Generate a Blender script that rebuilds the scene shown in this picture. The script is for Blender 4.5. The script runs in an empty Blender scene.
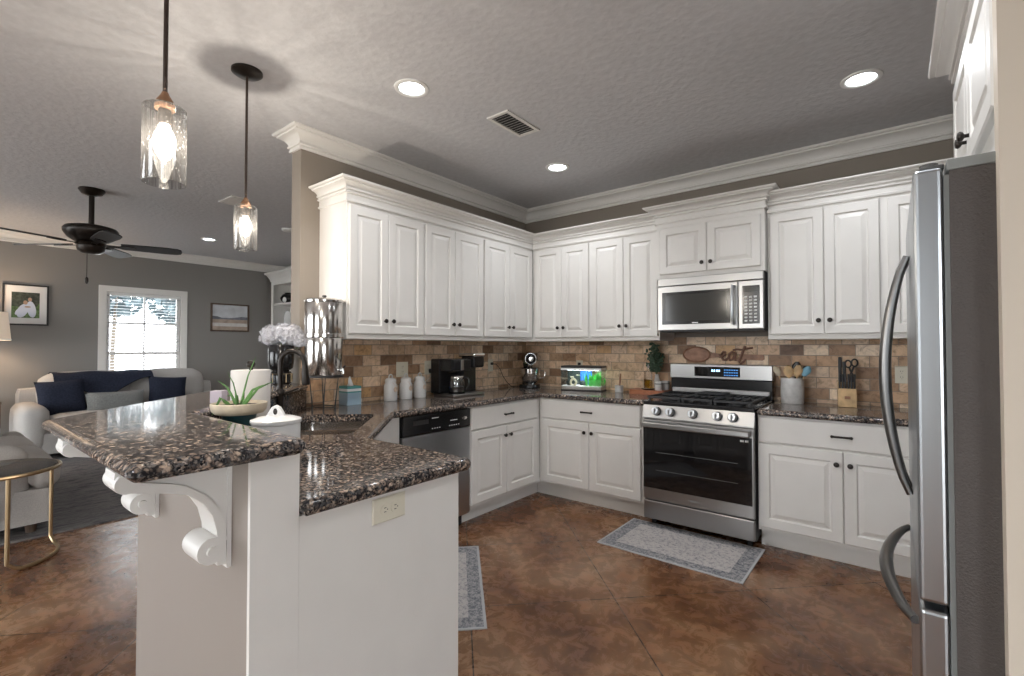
import bpy, bmesh, math, random
from mathutils import Vector, Matrix
random.seed(7)
C = bpy.context.scene.collection
PI = math.pi
# ------------------------------------------------------------------ camera, world, exposure
cam_d = bpy.data.cameras.new('camera'); cam = bpy.data.objects.new('camera', cam_d); C.objects.link(cam)
cam_d.sensor_width = 36; cam_d.lens = 479.58/1024*36; cam_d.clip_start = 0.02
cam.location = (3.0778, -4.1011, 1.3186)
cam.rotation_euler = (PI/2+0.0186, 0, 0.6727)
bpy.context.scene.camera = cam
vs = bpy.context.scene.view_settings
vs.view_transform = 'Standard'; vs.look = 'None'; vs.exposure = 0.28; vs.gamma = 1.0; vs.use_curve_mapping = False
bpy.context.scene.display_settings.display_device = 'sRGB'
W = bpy.data.worlds.new('world'); bpy.context.scene.world = W; W.use_nodes = True
bg = W.node_tree.nodes['Background']; bg.inputs[0].default_value = (0.93, 0.97, 1.0, 1); bg.inputs[1].default_value = 7.2
H = 2.765                                                           # ceiling height
RECESSED_W = 28; PENDANT_W = 21

# ------------------------------------------------------------------ materials
def rgb(r, g, b): return (r, g, b, 1)
def new_mat(name):
    m = bpy.data.materials.new(name); m.use_nodes = True
    nt = m.node_tree; return m, nt, nt.nodes['Principled BSDF']
def N(nt, t, **kw):
    n = nt.nodes.new(t)
    for k, v in kw.items():
        if k in n.inputs: n.inputs[k].default_value = v
        else: setattr(n, k, v)
    return n
def pos(nt): return N(nt, 'ShaderNodeNewGeometry').outputs['Position']
def ramp(nt, fac, stops, interp='LINEAR'):
    r = N(nt, 'ShaderNodeValToRGB'); r.color_ramp.interpolation = interp
    el = r.color_ramp.elements
    while len(el) < len(stops): el.new(0.5)
    for e, (p, c) in zip(el, stops): e.position = p; e.color = c if len(c) == 4 else (*c, 1)
    nt.links.new(fac, r.inputs[0]); return r.outputs[0]
def bump(nt, bs, h, strength=.2, dist=.005):
    b = N(nt, 'ShaderNodeBump'); b.inputs['Strength'].default_value = strength; b.inputs['Distance'].default_value = dist
    nt.links.new(h, b.inputs['Height']); nt.links.new(b.outputs[0], bs.inputs['Normal'])
def plain(name, col, rough=.5, metal=0., noise=0., nscale=40., bstr=0., spec=.5, coat=0.):
    m, nt, bs = new_mat(name)
    bs.inputs['Base Color'].default_value = rgb(*col); bs.inputs['Roughness'].default_value = rough
    bs.inputs['Metallic'].default_value = metal; bs.inputs['Specular IOR Level'].default_value = spec
    bs.inputs['Coat Weight'].default_value = coat
    if noise or bstr:
        n = N(nt, 'ShaderNodeTexNoise', Scale=nscale, Detail=4.); nt.links.new(pos(nt), n.inputs['Vector'])
        if noise:
            a = [max(0, c*(1-noise)) for c in col]; b = [min(1, c*(1+noise)) for c in col]
            nt.links.new(ramp(nt, n.outputs[0], [(.3, a), (.7, b)]), bs.inputs['Base Color'])
        if bstr: bump(nt, bs, n.outputs[0], bstr)
    return m
def emit(name, col, s):
    m = bpy.data.materials.new(name); m.use_nodes = True; nt = m.node_tree
    nt.nodes.clear(); o = N(nt, 'ShaderNodeOutputMaterial'); e = N(nt, 'ShaderNodeEmission'); e.inputs[0].default_value = rgb(*col); e.inputs[1].default_value = s
    nt.links.new(e.outputs[0], o.inputs[0]); return m
def glassy(name, tint=(1, 1, 1), refl=.12, rough=.02, streak=False, milk=0.):
    m = bpy.data.materials.new(name); m.use_nodes = True; nt = m.node_tree; nt.nodes.clear()
    o = N(nt, 'ShaderNodeOutputMaterial'); t = N(nt, 'ShaderNodeBsdfTransparent'); t.inputs[0].default_value = rgb(*tint)
    g = N(nt, 'ShaderNodeBsdfGlossy'); g.inputs['Roughness'].default_value = rough
    mx = N(nt, 'ShaderNodeMixShader'); lw = N(nt, 'ShaderNodeLayerWeight'); lw.inputs[0].default_value = .25
    ma = N(nt, 'ShaderNodeMath', operation='MULTIPLY_ADD'); ma.inputs[1].default_value = .6; ma.inputs[2].default_value = refl
    nt.links.new(lw.outputs['Fresnel'], ma.inputs[0]); nt.links.new(ma.outputs[0], mx.inputs[0])
    nt.links.new(t.outputs[0], mx.inputs[1]); nt.links.new(g.outputs[0], mx.inputs[2])
    last = mx.outputs[0]
    if streak:
        tc = N(nt, 'ShaderNodeTexCoord'); nz = N(nt, 'ShaderNodeTexNoise', Scale=13., Detail=4.); mp = N(nt, 'ShaderNodeMapping'); mp.inputs['Scale'].default_value = (1, 1, 0); nv = N(nt, 'ShaderNodeVectorMath', operation='NORMALIZE')
        nt.links.new(tc.outputs['Object'], mp.inputs[0]); nt.links.new(mp.outputs[0], nv.inputs[0]); nt.links.new(nv.outputs[0], nz.inputs['Vector'])
        nt.links.new(ramp(nt, nz.outputs[0], [(.38, (.50,)*3), (.48, (.70,)*3), (.57, (.80,)*3), (.63, (1,)*3)]), t.inputs[0])
        sd = N(nt, 'ShaderNodeTexVoronoi', Scale=95.); nt.links.new(tc.outputs['Object'], sd.inputs['Vector'])
        tr = N(nt, 'ShaderNodeBsdfTranslucent'); tr.inputs[0].default_value = (.95, .93, .9, 1)
        m2 = N(nt, 'ShaderNodeMixShader'); nt.links.new(ramp(nt, sd.outputs[0], [(.10, (.03,)*3), (.22, (.0035,)*3)]), m2.inputs[0])
        nt.links.new(last, m2.inputs[1]); nt.links.new(tr.outputs[0], m2.inputs[2]); last = m2.outputs[0]
    elif milk:
        d = N(nt, 'ShaderNodeBsdfTranslucent'); m2 = N(nt, 'ShaderNodeMixShader'); m2.inputs[0].default_value = milk
        nt.links.new(last, m2.inputs[1]); nt.links.new(d.outputs[0], m2.inputs[2]); last = m2.outputs[0]
    nt.links.new(last, o.inputs[0]); return m
def granite():
    m, nt, bs = new_mat('granite')
    p = pos(nt)
    n0 = N(nt, 'ShaderNodeTexNoise', Scale=50., Detail=3.); nt.links.new(p, n0.inputs['Vector'])
    mixv = N(nt, 'ShaderNodeMix', data_type='VECTOR'); mixv.inputs[0].default_value = .02
    nt.links.new(p, mixv.inputs[4]); nt.links.new(n0.outputs['Color'], mixv.inputs[5])
    v = N(nt, 'ShaderNodeTexVoronoi', Scale=70.); v.feature = 'F1'; nt.links.new(mixv.outputs[1], v.inputs['Vector'])
    v2 = N(nt, 'ShaderNodeTexVoronoi', Scale=190.); nt.links.new(mixv.outputs[1], v2.inputs['Vector'])
    n = N(nt, 'ShaderNodeTexNoise', Scale=55., Detail=6., Roughness=.65); nt.links.new(p, n.inputs['Vector'])
    blob = ramp(nt, v.outputs['Color'], [(0, (.40, .285, .21)), (.3, (.56, .44, .35)), (.55, (.32, .235, .185)), (.78, (.03, .028, .03)), (1, (.62, .55, .50))])
    sep = ramp(nt, v.outputs['Distance'], [(.28, (0, 0, 0)), (.62, (1, 1, 1))])
    mx = N(nt, 'ShaderNodeMix', data_type='RGBA'); nt.links.new(sep, mx.inputs[0]); nt.links.new(blob, mx.inputs[6]); mx.inputs[7].default_value = (.018, .017, .019, 1)
    mk = ramp(nt, n.outputs[0], [(.46, (0, 0, 0)), (.56, (1, 1, 1))])
    mx2 = N(nt, 'ShaderNodeMix', data_type='RGBA'); nt.links.new(mk, mx2.inputs[0]); nt.links.new(mx.outputs[2], mx2.inputs[6])
    nt.links.new(ramp(nt, v2.outputs['Color'], [(.3, (.012, .012, .014)), (.55, (.10, .10, .105)), (.75, (.20, .155, .125)), (.95, (.42, .37, .33))]), mx2.inputs[7])
    nt.links.new(mx2.outputs[2], bs.inputs['Base Color'])
    bs.inputs['Roughness'].default_value = .07; bs.inputs['Specular IOR Level'].default_value = .22; return m
def tiles(vertical_axis_wall):
    m, nt, bs = new_mat('travertine_tile_'+vertical_axis_wall)
    s = N(nt, 'ShaderNodeSeparateXYZ'); nt.links.new(pos(nt), s.inputs[0]); c = N(nt, 'ShaderNodeCombineXYZ')
    nt.links.new(s.outputs[0 if vertical_axis_wall == 'x' else 1], c.inputs[0]); nt.links.new(s.outputs[2], c.inputs[1])
    b = N(nt, 'ShaderNodeTexBrick'); nt.links.new(c.outputs[0], b.inputs['Vector'])
    for k, v in (('Scale', 1.), ('Brick Width', .155), ('Row Height', .0785), ('Mortar Size', .0028), ('Mortar Smooth', .3), ('Bias', 0.)): b.inputs[k].default_value = v
    b.inputs['Color1'].default_value = (0, 0, 0, 1); b.inputs['Color2'].default_value = (1, 1, 1, 1); b.inputs['Mortar'].default_value = (.5, .5, .5, 1)
    base = ramp(nt, b.outputs['Color'], [(.0, (.17, .095, .055)), (.13, (.40, .25, .15)), (.3, (.66, .48, .32)), (.5, (.80, .62, .45)), (.66, (.50, .30, .165)), (.82, (.88, .74, .58)), (1, (.60, .37, .18))])
    n = N(nt, 'ShaderNodeTexNoise', Scale=14., Detail=8., Roughness=.7, Distortion=1.2); nt.links.new(pos(nt), n.inputs['Vector'])
    mu = N(nt, 'ShaderNodeMix', data_type='RGBA', blend_type='MULTIPLY'); mu.inputs[0].default_value = .9; nt.links.new(base, mu.inputs[6])
    nt.links.new(ramp(nt, n.outputs[0], [(.3, (.42, .34, .28)), (.48, (.95, .92, .9)), (.7, (1.25, 1.22, 1.2))]), mu.inputs[7])
    mo = N(nt, 'ShaderNodeMix', data_type='RGBA'); nt.links.new(b.outputs['Fac'], mo.inputs[0]); nt.links.new(mu.outputs[2], mo.inputs[6]); mo.inputs[7].default_value = (.30, .235, .18, 1)
    nt.links.new(mo.outputs[2], bs.inputs['Base Color']); bs.inputs['Roughness'].default_value = .5
    inv = N(nt, 'ShaderNodeMath', operation='SUBTRACT'); inv.inputs[0].default_value = 1.; nt.links.new(b.outputs['Fac'], inv.inputs[1])
    ad = N(nt, 'ShaderNodeMath', operation='ADD'); nt.links.new(inv.outputs[0], ad.inputs[0]); nt.links.new(n.outputs[0], ad.inputs[1])
    bump(nt, bs, ad.outputs[0], .5, .004); return m
def floor_mat():
    m, nt, bs = new_mat('stained_concrete'); p = pos(nt)
    n1 = N(nt, 'ShaderNodeTexNoise', Scale=1.5, Detail=9., Roughness=.66, Distortion=.7); nt.links.new(p, n1.inputs['Vector'])
    n2 = N(nt, 'ShaderNodeTexNoise', Scale=11., Detail=8., Roughness=.72, Distortion=1.0); nt.links.new(p, n2.inputs['Vector'])
    c1 = ramp(nt, n1.outputs[0], [(.30, (.042, .017, .009)), (.42, (.108, .043, .018)), (.51, (.185, .084, .036)), (.61, (.26, .145, .078)), (.74, (.31, .205, .14))])
    mu = N(nt, 'ShaderNodeMix', data_type='RGBA', blend_type='MULTIPLY'); mu.inputs[0].default_value = .85; nt.links.new(c1, mu.inputs[6])
    nt.links.new(ramp(nt, n2.outputs[0], [(.3, (.45, .4, .38)), (.5, (.95, .95, .95)), (.7, (1.5, 1.45, 1.4))]), mu.inputs[7])
    s = N(nt, 'ShaderNodeSeparateXYZ'); nt.links.new(p, s.inputs[0])
    masks = []
    for op, off, per in (('ADD', .135, 1.065), ('SUBTRACT', 2.625, 1.07)):
        a = N(nt, 'ShaderNodeMath', operation=op); nt.links.new(s.outputs[0], a.inputs[0]); nt.links.new(s.outputs[1], a.inputs[1])
        b = N(nt, 'ShaderNodeMath', operation='SUBTRACT'); nt.links.new(a.outputs[0], b.inputs[0]); b.inputs[1].default_value = off
        w = N(nt, 'ShaderNodeMath', operation='PINGPONG'); nt.links.new(b.outputs[0], w.inputs[0]); w.inputs[1].default_value = per/2
        l = N(nt, 'ShaderNodeMath', operation='LESS_THAN'); nt.links.new(w.outputs[0], l.inputs[0]); l.inputs[1].default_value = .0042; masks.append(l)
    mxm = N(nt, 'ShaderNodeMath', operation='MAXIMUM'); nt.links.new(masks[0].outputs[0], mxm.inputs[0]); nt.links.new(masks[1].outputs[0], mxm.inputs[1])
    mo = N(nt, 'ShaderNodeMix', data_type='RGBA'); nt.links.new(mxm.outputs[0], mo.inputs[0]); nt.links.new(mu.outputs[2], mo.inputs[6]); mo.inputs[7].default_value = (.022, .014, .010, 1)
    nt.links.new(mo.outputs[2], bs.inputs['Base Color'])
    nt.links.new(ramp(nt, n2.outputs[0], [(.3, (.20,)*3), (.7, (.34,)*3)]), bs.inputs['Roughness'])
    bump(nt, bs, n2.outputs[0], .06, .004); return m
def steel(name, col=(.60, .59, .58), rough=.26, axis=2, strength=.03):
    m, nt, bs = new_mat(name); bs.inputs['Base Color'].default_value = rgb(*col); bs.inputs['Metallic'].default_value = 1; bs.inputs['Roughness'].default_value = rough
    sc = [3, 3, 3]; sc[axis] = 260
    mp = N(nt, 'ShaderNodeMapping'); mp.inputs['Scale'].default_value = sc; nt.links.new(pos(nt), mp.inputs[0])
    n = N(nt, 'ShaderNodeTexNoise', Scale=1., Detail=2.); nt.links.new(mp.outputs[0], n.inputs['Vector']); bump(nt, bs, n.outputs[0], strength, .002)
    return m
def rug_mat(name, cols, scale, axis_line=False, lo=.35, hi=.65):
    m, nt, bs = new_mat(name); n = N(nt, 'ShaderNodeTexNoise', Scale=scale, Detail=8., Roughness=.75)
    if axis_line:
        mp = N(nt, 'ShaderNodeMapping'); mp.inputs['Scale'].default_value = (1.6, .28, 1); nt.links.new(pos(nt), mp.inputs[0]); nt.links.new(mp.outputs[0], n.inputs['Vector'])
    else: nt.links.new(pos(nt), n.inputs['Vector'])
    k = len(cols); nt.links.new(ramp(nt, n.outputs[0], [(lo+(hi-lo)*i/(k-1), c) for i, c in enumerate(cols)]), bs.inputs['Base Color'])
    bs.inputs['Roughness'].default_value = .95; bs.inputs['Specular IOR Level'].default_value = .1; bump(nt, bs, n.outputs[0], .4, .006); return m
M = dict(dplastic=plain('dark_grey_plastic', (.09, .09, .088), .4),
    signwood=plain('spoon_sign_wood', (.36, .19, .12), .5, noise=.3, nscale=22),
    
    white=plain('white_painted_wood', (.74, .72, .69), .38, noise=.02, nscale=6),
    trim=plain('trim_paint', (.74, .72, .69), .42),
    wall=plain('taupe_wall_paint', (.250, .215, .180), .62, bstr=.08, nscale=120),
    lwall=plain('grey_wall_paint', (.235, .222, .210), .62, bstr=.08, nscale=120),
    knee=plain('greige_half_wall_paint', (.285, .245, .215), .5),
    cream=plain('cream_panel_paint', (.62, .55, .46), .5),
    ceil=plain('textured_ceiling_paint', (.60, .60, .615), .8, noise=.05, nscale=26, bstr=.8),
    granite=granite(), tilex=tiles('x'), tiley=tiles('y'), floor=floor_mat(),
    black=plain('black_gloss', (.012, .012, .013), .16), blackm=plain('black_matte', (.02, .02, .021), .45),
    bronze=plain('oil_rubbed_bronze', (.022, .017, .014), .30, .5), copper=plain('antique_copper', (.30, .17, .10), .35, .8),
    steel=steel('stainless_steel', (.36, .355, .35), .30, axis=2, strength=.015), steelv=steel('stainless_vertical', (.50, .53, .56), .28, axis=1, strength=.008), chrome=plain('chrome', (.72, .72, .72), .10, 1.),
    bright=plain('polished_steel', (.66, .64, .62), .15, 1.), dsteel=plain('dark_steel', (.20, .195, .19), .28, 1.),
    fridgeside=plain('textured_fridge_side', (.068, .057, .052), .5, bstr=.5, nscale=220), greyplastic=plain('grey_plastic', (.22, .23, .225), .45),
    iron=plain('cast_iron', (.022, .023, .025), .5), ceramic=plain('white_ceramic', (.72, .715, .71), .22), stone=plain('grey_white_marble', (.62, .61, .60), .4, noise=.14, nscale=30),
    plate=plain('almond_plastic', (.68, .64, .53), .4), white2=plain('white_plastic', (.82, .82, .80), .4), paper=plain('paper_towel', (.68, .65, .62), .9, bstr=.2, nscale=90),
    wood=plain('light_wood', (.56, .38, .20), .5, noise=.25, nscale=18), walnut=plain('walnut_wood', (.27, .13, .075), .45, noise=.3, nscale=22), redwood=plain('red_wood', (.34, .12, .055), .5, noise=.3, nscale=20),
    dwood=plain('dark_wood', (.10, .065, .045), .5, noise=.3, nscale=16), gold=plain('brushed_gold', (.42, .31, .18), .32, .9),
    sofa=plain('light_grey_upholstery', (.42, .40, .38), .95, noise=.10, nscale=160, bstr=.3, spec=.1), navy=plain('navy_fabric', (.022, .026, .042), .95, noise=.25, nscale=60, bstr=.3, spec=.1),
    grey=plain('grey_fabric', (.20, .205, .20), .95, noise=.2, nscale=80, bstr=.3, spec=.1), fur=plain('cream_plush', (.58, .54, .49), 1., noise=.2, nscale=130, bstr=.8, spec=.05),
    rug=rug_mat('charcoal_woven_rug', [(.035, .035, .042), (.11, .105, .11), (.20, .19, .185), (.06, .06, .066)], 26, True),
    matfield=rug_mat('faded_persian_field', [(.12, .125, .15), (.36, .34, .34), (.52, .485, .465), (.34, .28, .27)], 52, lo=.33, hi=.68), matborder=rug_mat('faded_persian_border', [(.06, .066, .086), (.16, .165, .185), (.40, .385, .375), (.12, .126, .15)], 60, lo=.34, hi=.70), matedge=plain('mat_edge', (.42, .42, .43), .9),
    glass=glassy('clear_glass'), seeded=glassy('seeded_glass', refl=.10, streak=True), smoke=glassy('smoked_glass_top', (.45, .46, .48), refl=.25), dglass=plain('dark_oven_glass', (.008, .008, .009), .05, spec=.6), mglass=plain('microwave_door_glass', (.055, .055, .052), .10, spec=.8),
    lens=emit('light_lens', (.90, .96, 1.0), 9.), bulb=None, shade=plain('linen_lamp_shade', (.74, .66, .57), .8), leaf=plain('green_leaf', (.085, .20, .045), .45, noise=.4, nscale=30), dleaf=plain('dark_green_leaf', (.035, .07, .04), .5, noise=.5, nscale=60),
    flower=plain('pale_hydrangea_petal', (.52, .52, .56), .7, noise=.12, nscale=60), stem=plain('plant_stem', (.10, .12, .05), .6), soil=plain('potting_soil', (.05, .035, .025), .9), sand=plain('cream_stoneware', (.62, .53, .40), .55, noise=.12, nscale=30), teal=plain('dark_teal_glaze', (.012, .055, .065), .3),
    print_dark=plain('photo_print_dark', (.05, .06, .045), .35, noise=.6, nscale=30), print_green=plain('photo_print_green', (.10, .17, .06), .35, noise=.5, nscale=30), print_white=plain('photo_print_white', (.62, .66, .76), .4), mat=plain('picture_mat', (.72, .71, .70), .6), skin=plain('photo_print_skin', (.42, .28, .20), .5),
    sky=plain('painting_sky', (.55, .57, .60), .5, noise=.15, nscale=8), shore=plain('painting_shore', (.42, .33, .27), .5, noise=.25, nscale=10), dune=plain('painting_dunes', (.16, .17, .20), .5, noise=.35, nscale=14), surf=plain('painting_surf', (.62, .60, .58), .5, noise=.12, nscale=12),
    blind=plain('blind_slat', (.72, .73, .76), .5), water=glassy('tank_water', (.86, .95, .97), refl=.08), blue=plain('tank_blue', (.02, .16, .62), .4), neon=plain('tank_plant_green', (.05, .55, .06), .45), gravel=plain('white_gravel', (.72, .70, .66), .8, noise=.3, nscale=200, bstr=.6), coral=plain('cream_ornament', (.80, .74, .52), .6),
    tankblack=plain('tank_dark_rock', (.02, .035, .03), .7), tealbox=plain('teal_print_card', (.10, .34, .32), .6), tbox=plain('blue_print_card', (.36, .50, .60), .6), brownbox=plain('brown_print_card', (.26, .20, .17), .6), tissue=plain('tissue_paper', (.86, .86, .86), .9), oil=glassy('olive_oil', (.80, .62, .10), refl=.1),
    lilac=plain('lilac_card', (.50, .44, .50), .6), bluesil=plain('blue_silicone', (.20, .42, .55), .5), screen=emit('display_blue', (.10, .35, .9), 2.2), digits=emit('display_digit', (.4, .7, 1.), 3.), tag=plain('kraft_tag', (.62, .50, .40), .8),
    rod=plain('pendant_rod', (.06, .042, .034), .35, .5), ducthole=plain('duct_dark', (.03, .03, .03), .8), foliage=plain('outdoor_foliage', (.10, .14, .155), .8, noise=.5, nscale=6), bark=plain('tree_bark', (.12, .10, .08), .9), grass=plain('patio_concrete', (.36, .35, .33), .9, noise=.3, nscale=5), wglass=glassy('window_glass', refl=.04),
    bladelight=plain('fan_blade_underside', (.30, .36, .42), .35), text=plain('printed_mark', (.30, .30, .30), .5), wtext=plain('white_print', (.75, .75, .75), .5))
mb_, nt_, bs_ = new_mat('lit_bulb'); bs_.inputs['Base Color'].default_value = (1, .9, .75, 1); bs_.inputs['Emission Color'].default_value = (1, .86, .66, 1); bs_.inputs['Emission Strength'].default_value = 7
M['bulb'] = mb_

# ------------------------------------------------------------------ mesh builder
ORG = {}
def Fr(o, u, n):                                                    # local (along, out, up) -> world
    o, u, n = Vector(o), Vector(u), Vector(n)
    return Matrix(((u.x, n.x, 0, o.x), (u.y, n.y, 0, o.y), (0, 0, 1, o.z), (0, 0, 0, 1)))
def rotz(loc, a): return Matrix.Translation(Vector(loc)) @ Matrix.Rotation(a, 4, 'Z')
class MB:
    def __init__(s, T=None): s.bm = bmesh.new(); s.T = T or Matrix()
    def v(s, p): return s.bm.verts.new(s.T @ Vector(p))
    def f(s, vs):
        try: return s.bm.faces.new(vs)
        except ValueError: return None
    def box(s, x0, x1, y0, y1, z0, z1, bev=0., seg=2):
        vs = [s.v((x, y, z)) for x in (x0, x1) for y in (y0, y1) for z in (z0, z1)]
        fs = [s.f([vs[i] for i in q]) for q in ((0, 1, 3, 2), (4, 6, 7, 5), (0, 4, 5, 1), (2, 3, 7, 6), (0, 2, 6, 4), (1, 5, 7, 3))]
        if bev: 
            es = set(e for f in fs for e in f.edges)
            bmesh.ops.bevel(s.bm, geom=list(es), offset=bev, segments=seg, affect='EDGES', profile=.5)
        return s
    def rings(s, rings, cap0=True, cap1=True, closed=True):
        R = [[s.v(p) for p in r] for r in rings]; n = len(R[0])
        for a, b in zip(R, R[1:]):
            for i in range(n if closed else n-1): s.f([a[i], a[(i+1) % n], b[(i+1) % n], b[i]])
        if cap0: s.f(R[0][::-1])
        if cap1: s.f(R[-1])
        s.R = R; return s
    def lathe(s, prof, c=(0, 0, 0), n=24, axis='z', cap=True, sx=1., sy=1., a0=0., a1=2*PI):
        c = Vector(c); rr = []
        for r, h in prof:
            ring = []
            for i in range(n):
                a = a0+(a1-a0)*i/n; x, y = r*math.cos(a)*sx, r*math.sin(a)*sy
                q = {'z': (x, y, h), 'y': (x, h, y), 'x': (h, x, y)}[axis]; ring.append(c+Vector(q))
            rr.append(ring)
        s.rings(rr, cap, cap); return s
    def tube(s, pts, r, n=8, closed=False, cap=True, flat=1.):
        pts = [Vector(p) for p in pts]; k = len(pts); rr = []; up = None
        for i, p in enumerate(pts):
            a = pts[(i-1) % k] if (closed or i > 0) else p; b = pts[(i+1) % k] if (closed or i < k-1) else p
            t = (b-a).normalized()
            if up is None:
                up = Vector((0, 0, 1)) if abs(t.z) < .9 else Vector((1, 0, 0))
            x = (up-t*up.dot(t))
            if x.length < 1e-5: x = t.orthogonal()
            x.normalize(); up = x; y = t.cross(x); rad = r[i] if isinstance(r, (list, tuple)) else r
            rr.append([p+x*rad*math.cos(2*PI*j/n)+y*rad*flat*math.sin(2*PI*j/n) for j in range(n)])
        if closed: rr.append(rr[0]); s.rings(rr, False, False)
        else: s.rings(rr, cap, cap)
        return s
    def cyl(s, a, b, r0, r1=None, n=16): return s.tube([a, b], [r0, r0 if r1 is None else r1], n)
    def prism(s, poly, z0, z1): s.rings([[(x, y, z0) for x, y in poly], [(x, y, z1) for x, y in poly]]); return s
    def extr(s, poly, a0, a1, plane='xz'):                          # polygon in a plane extruded along the third axis
        f = {'xz': lambda p, q: (p[0], q, p[1]), 'yz': lambda p, q: (q, p[0], p[1])}[plane]
        s.rings([[f(p, a0) for p in poly], [f(p, a1) for p in poly]]); return s
    def ell(s, c, r, n=16, m=10):
        c = Vector(c); rx, ry, rz = r if isinstance(r, (tuple, list)) else (r, r, r); rr = []
        for j in range(m+1):
            t = -PI/2+PI*j/m; k = max(math.cos(t), .02)
            rr.append([c+Vector((rx*k*math.cos(2*PI*i/n), ry*k*math.sin(2*PI*i/n), rz*math.sin(t))) for i in range(n)])
        s.rings(rr); return s
    def sweep(s, prof, path, side=1, closed=False):                 # prof (out, z) swept along a plan polyline with mitres
        P = [Vector((p[0], p[1])) for p in path]; k = len(P); rr = []
        for i, p in enumerate(P):
            ns = []
            if i > 0 or closed: d = (p-P[i-1]).normalized(); ns.append(Vector((-d.y, d.x))*side)
            if i < k-1 or closed: d = (P[(i+1) % k]-p).normalized(); ns.append(Vector((-d.y, d.x))*side)
            m = sum(ns, Vector((0, 0)))/len(ns); m = m/max(m.dot(ns[0]), .2) if len(ns) == 2 else m
            rr.append([(p.x+m.x*o, p.y+m.y*o, z) for o, z in prof])
        if closed: rr.append(rr[0])
        s.rings(rr, not closed, not closed); return s
def obj(name, mb, mat, parent=None, smooth=False, org=None, auto=True):
    bm = mb.bm; bmesh.ops.recalc_face_normals(bm, faces=bm.faces[:])
    o_ = ORG.get(parent.name, Vector()) if parent else (Vector(org) if org is not None else Vector())
    if parent is None and org is None:
        cs = [v.co for v in bm.verts]; mn = [min(c[i] for c in cs) for i in range(3)]; mx = [max(c[i] for c in cs) for i in range(3)]
        o_ = Vector(((mn[0]+mx[0])/2, (mn[1]+mx[1])/2, mn[2]))
    bmesh.ops.translate(bm, verts=bm.verts[:], vec=-o_)
    me = bpy.data.meshes.new(name); bm.to_mesh(me); bm.free(); me.materials.append(mat)
    if smooth:
        for p in me.polygons: p.use_smooth = True
        me.set_sharp_from_angle(angle=math.radians(smooth if smooth is not True else 40))
        for p in me.polygons:
            if len(p.vertices) > 8 or (name in ('countertop', 'breakfast_bar') and abs(p.normal.z) > .9995): p.use_smooth = False
    o = bpy.data.objects.new(name, me); C.objects.link(o)
    if parent: o.parent = parent
    else: o.location = o_
    ORG[o.name] = o_; return o
def tag(o, label, cat, group=None):
    o['label'] = label; o['category'] = cat
    if group: o['group'] = group
    return o
def thing(name, label, cat, loc, group=None):
    o = bpy.data.objects.new(name, None); C.objects.link(o); o.location = loc; o.empty_display_size = .05
    ORG[o.name] = Vector(loc); return tag(o, label, cat, group)
def struct(name, mb, mat, smooth=False, label=None):
    o = obj(name, mb, mat, None, smooth); o['kind'] = 'structure'
    if label: o['label'] = label
    return o
def dup(root, loc, label, rz=0., group=None):
    def cp(o, par):
        c = o.copy(); C.objects.link(c); c.parent = par
        for ch in [x for x in bpy.data.objects if x.parent == o]: cp(ch, c)
        return c
    r = cp(root, None); r.location = loc; r.rotation_euler = (0, 0, rz); r['label'] = label
    if group: r['group'] = group
    ORG[r.name] = Vector(loc); return r
def arc(cx, cy, r, a0, a1, n=10): return [(cx+r*math.cos(math.radians(a0+(a1-a0)*i/n)), cy+r*math.sin(math.radians(a0+(a1-a0)*i/n))) for i in range(n+1)]
def offset_poly(P, d):                                              # inset a CCW polygon by d
    n = len(P); out = []
    for i in range(n):
        a, b, c = Vector(P[i-1]), Vector(P[i]), Vector(P[(i+1) % n])
        n1 = Vector((-(b-a).y, (b-a).x)).normalized(); n2 = Vector((-(c-b).y, (c-b).x)).normalized()
        m = n1+n2; m = m/max(m.dot(n1), .25); out.append((b.x+m.x*d, b.y+m.y*d))
    return out
def round_corner(P, i, r, n=6):
    a, b, c = Vector(P[i-1]), Vector(P[i]), Vector(P[(i+1) % len(P)])
    u, v = (a-b).normalized(), (c-b).normalized(); p0, p1 = b+u*r, b+v*r
    q = [tuple((1-t)**2*p0+2*t*(1-t)*b+t*t*p1) for t in [k/n for k in range(n+1)]]
    return P[:i]+q+P[i+1:]
def slab(P, z0, z1, hole=None, r=.018):
    mb = MB(); h = z1-z0
    prof = [(r*.6, z0), (.002, z0+r*.5), (0, z0+h*.35), (0, z0+h*.6), (r*.25, z1-r*.35), (r*.65, z1-r*.08), (r*1.1, z1)]
    rr = [[(x, y, z) for x, y in offset_poly(P, d)] for d, z in prof]
    R = mb.rings(rr, hole is None, hole is None).R
    if hole:
        for ring, z in ((R[-1], z1), (R[0], z0)):
            hv = [mb.bm.verts.new((x, y, z)) for x, y in hole]
            es = [mb.bm.edges.get((ring[i], ring[(i+1) % len(ring)])) for i in range(len(ring))]
            es += [mb.bm.edges.new((hv[i], hv[(i+1) % len(hv)])) for i in range(len(hv))]
            bmesh.ops.triangle_fill(mb.bm, edges=es, use_beauty=True)
            if z == z1: top = hv
            else: bot = hv
        for i in range(len(top)): mb.f([top[i], top[(i+1) % len(top)], bot[(i+1) % len(bot)], bot[i]])
    return mb

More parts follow.
